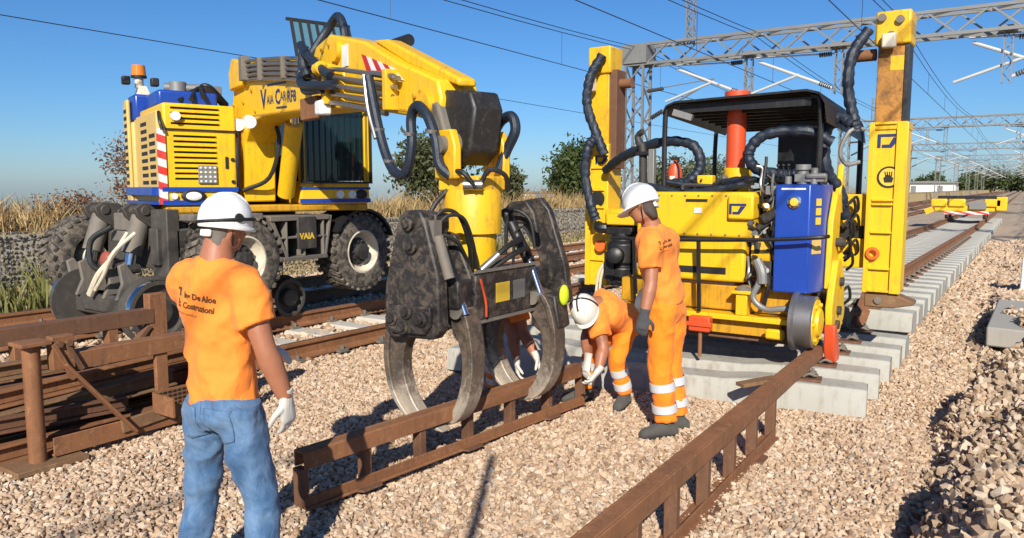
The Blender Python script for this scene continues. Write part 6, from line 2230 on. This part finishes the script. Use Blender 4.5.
def person(label, J, tf, hf, hup=(0, 0, 1), top='tee_orange', leg='hivis_orange', glove='glove_white', helmet='helmet_white', hair='hair_dark', bands=True, arms='lr', torso_k=1.0, hands=None, toes=None, legr=1.0, strap='brow', sunglasses=False, brim=0.008, hs=0.93):
    base = (J['ank_l'] + J['ank_r']) / 2
    P = thing('person', label, 'person', (base.x, base.y, 0), 'workers')
    tf = Vector(tf).normalized()
    pel, neck = J['pelvis'], J['neck']
    spine = (neck - pel)
    sd = spine.normalized()
    lat = (J['sh_l'] - J['sh_r'])
    lat = (lat - sd * lat.dot(sd)).normalized()
    fr = lat.cross(sd).normalized()
    if fr.dot(tf) < 0:
        fr = -fr
    f, r_, u = [q * hs for q in head_frame(hf, hup)]
    H = J['head']
    # ---- body: one continuous skin mesh
    b = MB()
    erings(b, [(H - u * 0.115 + f * 0.035, r_, f, 0.028, 0.035), (H - u * 0.10 + f * 0.03, r_, f, 0.05, 0.058), (H - u * 0.06 + f * 0.018, r_, f, 0.064, 0.08), (H - u * 0.0, r_, f, 0.073, 0.094), (H + u * 0.05 - f * 0.006, r_, f, 0.074, 0.096), (H + u * 0.09 - f * 0.01, r_, f, 0.058, 0.075), (H + u * 0.115 - f * 0.01, r_, f, 0.025, 0.03)], 24)
    b.ball(H + f * 0.098 - u * 0.03, 0.014, 0.014, 0.018)                     # nose
    b.tube([H + f * 0.088 + u * 0.015, H + f * 0.108 - u * 0.032], [0.009, 0.014], 8)
    b.tube([H + f * 0.083 + r_ * 0.045 + u * 0.02, H + f * 0.09 + u * 0.018, H + f * 0.083 - r_ * 0.045 + u * 0.02], 0.011, 8)   # brow
    b.tube([H + f * 0.078 + r_ * 0.024 - u * 0.07, H + f * 0.088 - u * 0.068, H + f * 0.078 - r_ * 0.024 - u * 0.07], 0.009, 8)  # lips
    for s in (-1, 1):
        b.ball(H + r_ * (s * 0.077) - f * 0.008 - u * 0.012, 0.013, 0.02, 0.032)
    b.tube([H - u * 0.05 - f * 0.015, H.lerp(neck, 0.6) - f * 0.008, neck - sd * 0.04], [0.060, 0.062, 0.078], 16, smooth=3)
    erings(b, [(pel + sd * (spine.length * k), lat, fr, a_ * 0.9 * torso_k, c_ * 0.88 * torso_k) for k, a_, c_ in ((0.0, .15, .10), (.25, .14, .10), (.6, .17, .115), (.85, .16, .09), (0.97, .07, .06))])
    for s in 'lr':
        sh, el, wr = J['sh_' + s], J['el_' + s], J['wr_' + s]
        b.tube([neck.lerp(sh, 0.5) - sd * 0.04, sh, sh.lerp(el, 0.4), el, el.lerp(wr, 0.3), el.lerp(wr, 0.75), wr], [0.06, 0.06, 0.056, 0.045, 0.050, 0.040, 0.031], 14, smooth=3)
        hp, kn, an = J['hip_' + s], J['knee_' + s], J['ank_' + s]
        b.tube([pel, hp, kn, an], [0.08, 0.075, 0.05, 0.035], 12)
    body = remeshed(b, 'body', 'skin', P, 0.0095, 3)
    # eyes
    for s in (-1, 1):
        e = MB()
        e.ball(H + f * 0.082 + r_ * (s * 0.031) - u * 0.002, 0.0115)
        eo = e.build('eye', MATS['sticker_white'], P)
        e = MB()
        e.ball(H + f * 0.0895 + r_ * (s * 0.031) - u * 0.003, 0.0055)
        e.build('iris', MATS['ink_black'], eo)
    if sunglasses:
        g = MB()
        for s in (-1, 1):
            g.ball(H + f * 0.099 + r_ * (s * 0.033) - u * 0.002, 0.026, 0.026, 0.019)
        g.tube([H + r_ * 0.078 - f * 0.01 + u * 0.005, H + f * 0.085 + r_ * 0.06, H + f * 0.107, H + f * 0.085 - r_ * 0.06, H - r_ * 0.078 - f * 0.01 + u * 0.005], 0.005, 6, smooth=4)
        g.build('sunglasses', MATS['strap_black'], P)
    # hair at the back and sides
    b = MB()
    erings(b, [(H - u * 0.135 - f * 0.060, r_, f, 0.040, 0.020), (H - u * 0.11 - f * 0.056, r_, f, 0.056, 0.034), (H - u * 0.085 - f * 0.046, r_, f, 0.064, 0.048), (H - u * 0.05 - f * 0.032, r_, f, 0.066, 0.066), (H - u * 0.005 - f * 0.018, r_, f, 0.078, 0.086), (H + u * 0.05 - f * 0.012, r_, f, 0.078, 0.094), (H + u * 0.08 - f * 0.012, r_, f, 0.06, 0.076)], 22)
    remeshed(b, 'hair', hair, P, 0.008, 2, 0.006)
    # ---- shirt
    b = MB()
    k_ = torso_k
    erings(b, [(pel + sd * (spine.length * k), lat, fr, a_ * k_, c_ * k_) for k, a_, c_ in ((-0.03, .178, .132), (.1, .178, .130), (.25, .168, .124), (.45, .178, .128), (.65, .198, .135), (.80, .20, .122), (.90, .165, .105), (.97, .105, .086), (1.015, .074, .07))], 26)
    for s in 'lr':
        sh, el = J['sh_' + s], J['el_' + s]
        b.tube([neck.lerp(sh, 0.35) - sd * 0.06, sh - sd * 0.012, sh.lerp(el, 0.35), sh.lerp(el, 0.68)], [0.09, 0.082, 0.081, 0.086], 18, smooth=3)
    shirt = remeshed(b, 'shirt', top, P, 0.011, 5, 0.028)
    # ---- trousers
    b = MB()
    pl_l = (J['hip_l'] - J['hip_r'])
    pl_l.normalize()
    pf = pl_l.cross(Vector((0, 0, 1))).normalized()
    if pf.dot(tf) < 0:
        pf = -pf
    hips = (J['hip_l'] + J['hip_r']) / 2
    pu = (sd + Vector((0, 0, 1))).normalized() if bands or True else sd
    erings(b, [(hips - pu * 0.09, pl_l, pf, 0.12 * legr, 0.085), (hips - pu * 0.03, pl_l, pf, 0.168 * legr, 0.122), (hips + pu * 0.05, pl_l, pf, 0.165 * legr, 0.120), (pel.lerp(neck, 0.12), lat, fr, 0.155, 0.115)], 24)
    for s in 'lr':
        hp, kn, an = J['hip_' + s], J['knee_' + s], J['ank_' + s]
        b.tube([hp + Vector((0, 0, 0.03)), hp.lerp(kn, 0.4), kn, kn.lerp(an, 0.4), an.lerp(kn, 0.08)], [0.102 * legr, 0.092 * legr, 0.073 * legr, 0.071 * legr, 0.072 * legr], 18, smooth=3)
    tr = remeshed(b, 'trousers', leg, P, 0.011, 5, 0.028)
    if bands:
        for s in 'lr':
            kn, an = J['knee_' + s], J['ank_' + s]
            d = (an - kn).normalized()
            for q in (0.30, 0.68):
                c0 = kn.lerp(an, q)
                m = MB()
                m.lathe([(0.076 * legr, -0.03), (0.0815 * legr, -0.029), (0.0825 * legr, 0.0), (0.0815 * legr, 0.029), (0.076 * legr, 0.03)], c0, d, 26, cap=False)
                m.build('reflective_band', MATS['reflective'], tr)
    # ---- shoes and gloves
    for s in 'lr':
        shoe(P, J['ank_' + s], (toes or {}).get(s, tf))
    for s, (dr_, pn) in (hands or {}).items():
        hand(P, J['wr_' + s], dr_, pn, 1 if s == 'l' else -1, glove, 0.45)
    # ---- helmet
    b = MB()
    prof = [(-0.036, 0.112, 0.134), (-0.01, 0.115, 0.139), (0.03, 0.113, 0.137), (0.07, 0.103, 0.125), (0.105, 0.082, 0.100), (0.13, 0.052, 0.064), (0.143, 0.022, 0.027), (0.146, 0.003, 0.004)]
    hc = H + u * 0.03
    erings(b, [(hc + u * h - f * 0.006, r_, f, a_, c_) for h, a_, c_ in prof], 32)
    he = b.build('helmet', MATS[helmet], P, smooth=50)
    b = MB()
    erings(b, [(hc - u * 0.040 + f * brim * .9, r_, f, 0.114, 0.136 + brim), (hc - u * 0.033 + f * brim, r_, f, 0.117, 0.140 + brim), (hc - u * 0.020 + f * brim * .3, r_, f, 0.116, 0.140)], 32)
    b.build('brim', MATS[helmet], he, smooth=60)
    b = MB()
    for dx in (-0.03, 0.0, 0.03):
        b.tube([hc + r_ * dx + f * (0.128 * math.cos(a)) * 0.98 + u * (0.145 * math.sin(a)) for a in np.linspace(0.5, 2.6, 10)], 0.005, 6)
    b.build('ridge', MATS[helmet], he)
    b = MB()
    if strap == 'brow':
        pts = [hc + r_ * (0.116 * math.cos(a)) + f * (0.140 * math.sin(a)) + u * (0.004 + 0.022 * math.sin(a + 0.4)) for a in np.linspace(0, 2 * math.pi, 28)]
        b.tube(pts, 0.008, 6, flat=1.0)
        b.lathe([(0.02, 0), (0.018, 0.008), (0, 0.01)], hc + r_ * 0.113 + u * 0.02, r_, 14)
        b.lathe([(0.02, 0), (0.018, 0.008), (0, 0.01)], hc - f * 0.095 - r_ * 0.078 + u * 0.01, (-f * .7 - r_ * .7), 14)
    elif strap == 'cross':
        b.tube([hc + r_ * (0.118 * math.cos(a)) + u * (0.15 * math.sin(a)) - f * 0.02 for a in np.linspace(0.0, math.pi, 18)], 0.007, 6)
        b.tube([hc + f * (0.14 * math.cos(a)) + u * (0.15 * math.sin(a)) for a in np.linspace(0.9, math.pi, 16)], 0.007, 6)
    if b.v:
        b.build('strap', MATS['strap_black'], he)
    b = MB()
    b.tube([hc + r_ * 0.085 - f * 0.02 - u * 0.02, H + r_ * 0.075 - u * 0.06, H + f * 0.03 - u * 0.128, H - r_ * 0.075 - u * 0.06, hc - r_ * 0.085 - f * 0.02 - u * 0.02], 0.005, 6, smooth=5)
    b.build('chin_strap', MATS['strap_black'], he)
    b = MB()
    b.box(-0.04, 0.04, -0.012, 0.012, -0.018, 0.018)
    M_ = Matrix((r_, f, u)).transposed().to_4x4()
    M_.translation = hc - f * 0.105 - u * 0.07
    b.v = [tuple(M_ @ Vector(p)) for p in b.v]
    b.build('adjuster', MATS[helmet], he, bevel=0.006)
    return P, shirt, tr


def bvh_of(o):
    dg = bpy.context.evaluated_depsgraph_get()
    dg.update()
    e = o.evaluated_get(dg)
    me = e.to_mesh()
    M = Matrix.Translation(o.parent.location)
    t_ = BVHTree.FromPolygons([M @ v.co for v in me.vertices], [p.vertices[:] for p in me.polygons])
    e.to_mesh_clear()
    return t_


def back_print(P, shirt, o, udir, proj, s):
    """The firm's name on the back: mark, two lines, one small line."""
    tb = bvh_of(shirt)
    u = Vector(udir).normalized()
    up = Vector((0, 0, 1))
    proj = Vector(proj).normalized()
    # text runs along u; z faces out of the cloth
    v_ = (up - u * up.dot(u)).normalized()
    def put(txt, size, du, dv, bold):
        add_text(txt, size, P, MATS['ink_brown'], plane_frame(Vector(o) + u * du + v_ * dv - proj * 0.25, u, v_), 'print', 0.0035, bold, tb, proj)
    put('Ing De Aloe', 0.036 * s, 0.05 * s, 0.0, 0.0012 * s)
    put('Costruzioni', 0.036 * s, 0.05 * s, -0.042 * s, 0.0012 * s)
    put('costruzioni generali  srl', 0.014 * s, 0.0, -0.072 * s, 0.0)
    for (x0, x1, y0, y1) in ((0.012, 0.026, 0.0, 0.035), (0.0, 0.010, 0.024, 0.035), (0.006, 0.012, -0.045, -0.012), (0.012, 0.03, -0.045, -0.036), (0.02, 0.028, -0.03, -0.022)):
        m = MB()
        q = []
        for a, c_ in ((x0, y0), (x1, y0), (x1, y1), (x0, y1)):
            p = Vector(o) + u * (a * s) + v_ * (c_ * s) - proj * 0.25
            h = tb.ray_cast(p, proj)
            q.append((h[0] if h[0] is not None else p + proj * 0.25) - proj * 0.0035)
        m.add(q, [(0, 1, 2, 3)])
        m.build('print', MATS['ink_brown'], P, smooth=0)


# worker in the foreground, back to us, turned to the right
J = dict(head=cw(-1.212, 3.22, 1.615), neck=cw(-1.25, 3.19, 1.485), pelvis=cw(-1.245, 3.2, 0.88),
         sh_l=cw(-1.415, 3.27, 1.395), sh_r=cw(-1.095, 3.09, 1.395), el_l=cw(-1.40, 3.50, 1.13), el_r=cw(-1.015, 3.06, 1.14), wr_l=cw(-1.20, 3.60, 1.02), wr_r=cw(-0.945, 3.10, 0.905),
         hip_l=cw(-1.325, 3.24, 0.84), hip_r=cw(-1.16, 3.14, 0.84), knee_l=cw(-1.40, 3.30, 0.43), knee_r=cw(-1.085, 3.16, 0.43), ank_l=cw(-1.44, 3.25, 0.09), ank_r=cw(-1.06, 3.10, 0.09))
tf = cw(0.45, 0.89, 0)
P1, S1, T1 = person('man in orange shirt and blue jeans with white helmet, back turned, in the foreground', J, tf, cw(0.62, 0.76, -0.15), leg='jeans', bands=False, hair='hair_grey',
                hands={'r': (cw(0.06, 0.12, -1), cw(-0.9, 0.4, 0)), 'l': (cw(0.8, 0.2, -0.3), cw(0, 0, -1))}, toes={'l': cw(-0.1, 1, 0), 'r': cw(0.5, 0.9, 0)}, torso_k=0.96, legr=1.0, hs=0.83)
back_print(P1, S1, cw(-1.405, 3.2, 1.335), cw(0.89, -0.45, -0.10) * 1.0, cw(0.0, 1.0, 0), 1.0)
tb = bvh_of(T1)
pj = cw(0.45, 0.89, 0).normalized()
sdv = cw(0.89, -0.45, 0).normalized()
for cx in (-0.095, 0.085):
    m = MB()
    N = 9
    cen = cw(-1.245, 3.19, 0.80) + sdv * cx
    vs = []
    for i in range(N):
        for j in range(N):
            a, c_ = -0.068 + 0.136 * i / (N - 1), 0.07 - 0.155 * j / (N - 1)
            if j == N - 1:
                c_ += 0.02 * abs(a) / 0.068
            p = cen + sdv * a * (1 - 0.10 * j / (N - 1)) + V(0, 0, c_) - pj * 0.4
            h = tb.ray_cast(p, pj)
            vs.append((h[0] if h[0] is not None else p + pj * 0.4) - pj * 0.004)
    m.add(vs, [(i * N + j, (i + 1) * N + j, (i + 1) * N + j + 1, i * N + j + 1) for i in range(N - 1) for j in range(N - 1)])
    po = m.build('back_pocket', MATS['jeans'], T1, smooth=60)
    sm_ = po.modifiers.new('solid', 'SOLIDIFY')
    sm_.thickness = 0.006
    sm_.offset = 0
def seam(pts, dirv, tree, par, name='seam', r=0.0022):
    dirv = Vector(dirv).normalized()
    q = []
    for p in pts:
        h = tree.ray_cast(Vector(p) - dirv * 0.4, dirv)
        if h[0] is not None:
            q.append(h[0] - dirv * 0.0015)
    if len(q) > 2:
        MB().tube(q, r, 5).build(name, MATS['jeans'], par)


seam([cw(-1.245, 3.19, z) for z in np.linspace(0.90, 0.74, 9)], pj, tb, T1)
seam([cw(-1.245, 3.19, 0.845) + sdv * a for a in np.linspace(-0.16, 0.16, 17)], pj, tb, T1)
# standing worker beside the gantry, looking down to the left
J = dict(head=cw(0.905, 5.33, 1.655), neck=cw(0.985, 5.35, 1.515), pelvis=cw(1.10, 5.36, 0.98),
         sh_l=cw(0.955, 5.20, 1.415), sh_r=cw(1.13, 5.50, 1.415), el_l=cw(0.945, 5.13, 1.14), el_r=cw(1.14, 5.62, 1.15), wr_l=cw(0.895, 5.08, 0.925), wr_r=cw(1.06, 5.62, 0.92),
         hip_l=cw(1.05, 5.28, 0.93), hip_r=cw(1.15, 5.43, 0.93), knee_l=cw(1.05, 5.26, 0.51), knee_r=cw(1.16, 5.43, 0.51), ank_l=cw(1.10, 5.27, 0.10), ank_r=cw(1.215, 5.42, 0.10))
P2, S2, T2 = person('standing man in orange shirt and trousers with white helmet, looking down beside the gantry', J, cw(-0.85, 0.5, 0), cw(-0.84, 0.30, -0.42), (-0.3, 0.15, 0.9), glove='glove_grey',
                hands={'l': (cw(-0.15, 0, -1), cw(0.2, 0.9, 0)), 'r': (cw(-0.2, 0, -1), cw(-0.5, -1, 0))}, toes={'l': cw(-1, -0.25, 0), 'r': cw(-1, 0.1, 0)}, strap='none', brim=0.03, legr=1.1)
back_print(P2, S2, cw(1.02, 5.0, 1.395), cw(0.92, 0.38, 0.12), cw(-0.25, 0.97, 0), 0.75)
# bent worker holding the ladder end
J = dict(head=cw(0.575, 5.80, 0.82), neck=cw(0.67, 5.92, 0.88), pelvis=cw(0.95, 6.12, 0.70),
         sh_l=cw(0.655, 5.83, 0.80), sh_r=cw(0.72, 6.10, 0.86), el_l=cw(0.70, 5.74, 0.56), el_r=cw(0.60, 6.04, 0.60), wr_l=cw(0.655, 5.66, 0.40), wr_r=cw(0.59, 5.80, 0.46),
         hip_l=cw(0.93, 6.05, 0.66), hip_r=cw(0.90, 6.24, 0.66), knee_l=cw(0.84, 5.99, 0.40), knee_r=cw(0.66, 6.22, 0.40), ank_l=cw(0.92, 6.05, 0.10), ank_r=cw(0.60, 6.20, 0.10))
P3, S3, T3 = person('man in orange bending down with white helmet, holding the end of the ladder rail', J, cw(-0.9, -0.3, -0.2), cw(-0.10, -0.72, -0.68), cw(-0.50, -0.55, 0.67), helmet='helmet_cream', strap='cross', sunglasses=True,
                hands={'l': (cw(-0.45, -0.1, -0.6), cw(-0.5, 0.2, 0.3)), 'r': (cw(-0.15, -0.2, -0.8), cw(0.5, 0.3, 0))}, toes={'l': cw(-0.5, -1, 0), 'r': cw(-1, -0.3, 0)}, torso_k=0.92, legr=0.9)
# worker half hidden behind the grapple
J = dict(head=cw(-0.02, 6.02, 0.98), neck=cw(-0.10, 6.10, 0.98), pelvis=cw(-0.27, 6.42, 0.72),
         sh_l=cw(-0.16, 6.20, 0.93), sh_r=cw(0.03, 6.13, 0.88), el_l=cw(0.00, 6.10, 0.60), el_r=cw(0.09, 6.08, 0.62), wr_l=cw(0.04, 6.05, 0.38), wr_r=cw(0.19, 5.93, 0.45),
         hip_l=cw(-0.33, 6.44, 0.66), hip_r=cw(-0.19, 6.36, 0.66), knee_l=cw(-0.34, 6.28, 0.38), knee_r=cw(-0.15, 6.2, 0.38), ank_l=cw(-0.34, 6.42, 0.10), ank_r=cw(-0.15, 6.32, 0.10))
P4, S4, T4 = person('man in orange crouching behind the grapple, only arms and legs showing', J, cw(0.4, -0.85, -0.3), cw(0.35, -0.6, -0.7), cw(0.5, -0.4, 0.7), helmet='helmet_white',
                hands={'l': (cw(0.1, -0.2, -1), cw(0.9, 0, 0)), 'r': (cw(0.3, -0.2, -0.9), cw(-0.9, 0, 0))}, toes={'l': cw(0.2, -1, 0), 'r': cw(0.3, -1, 0)}, torso_k=0.9, legr=0.9)
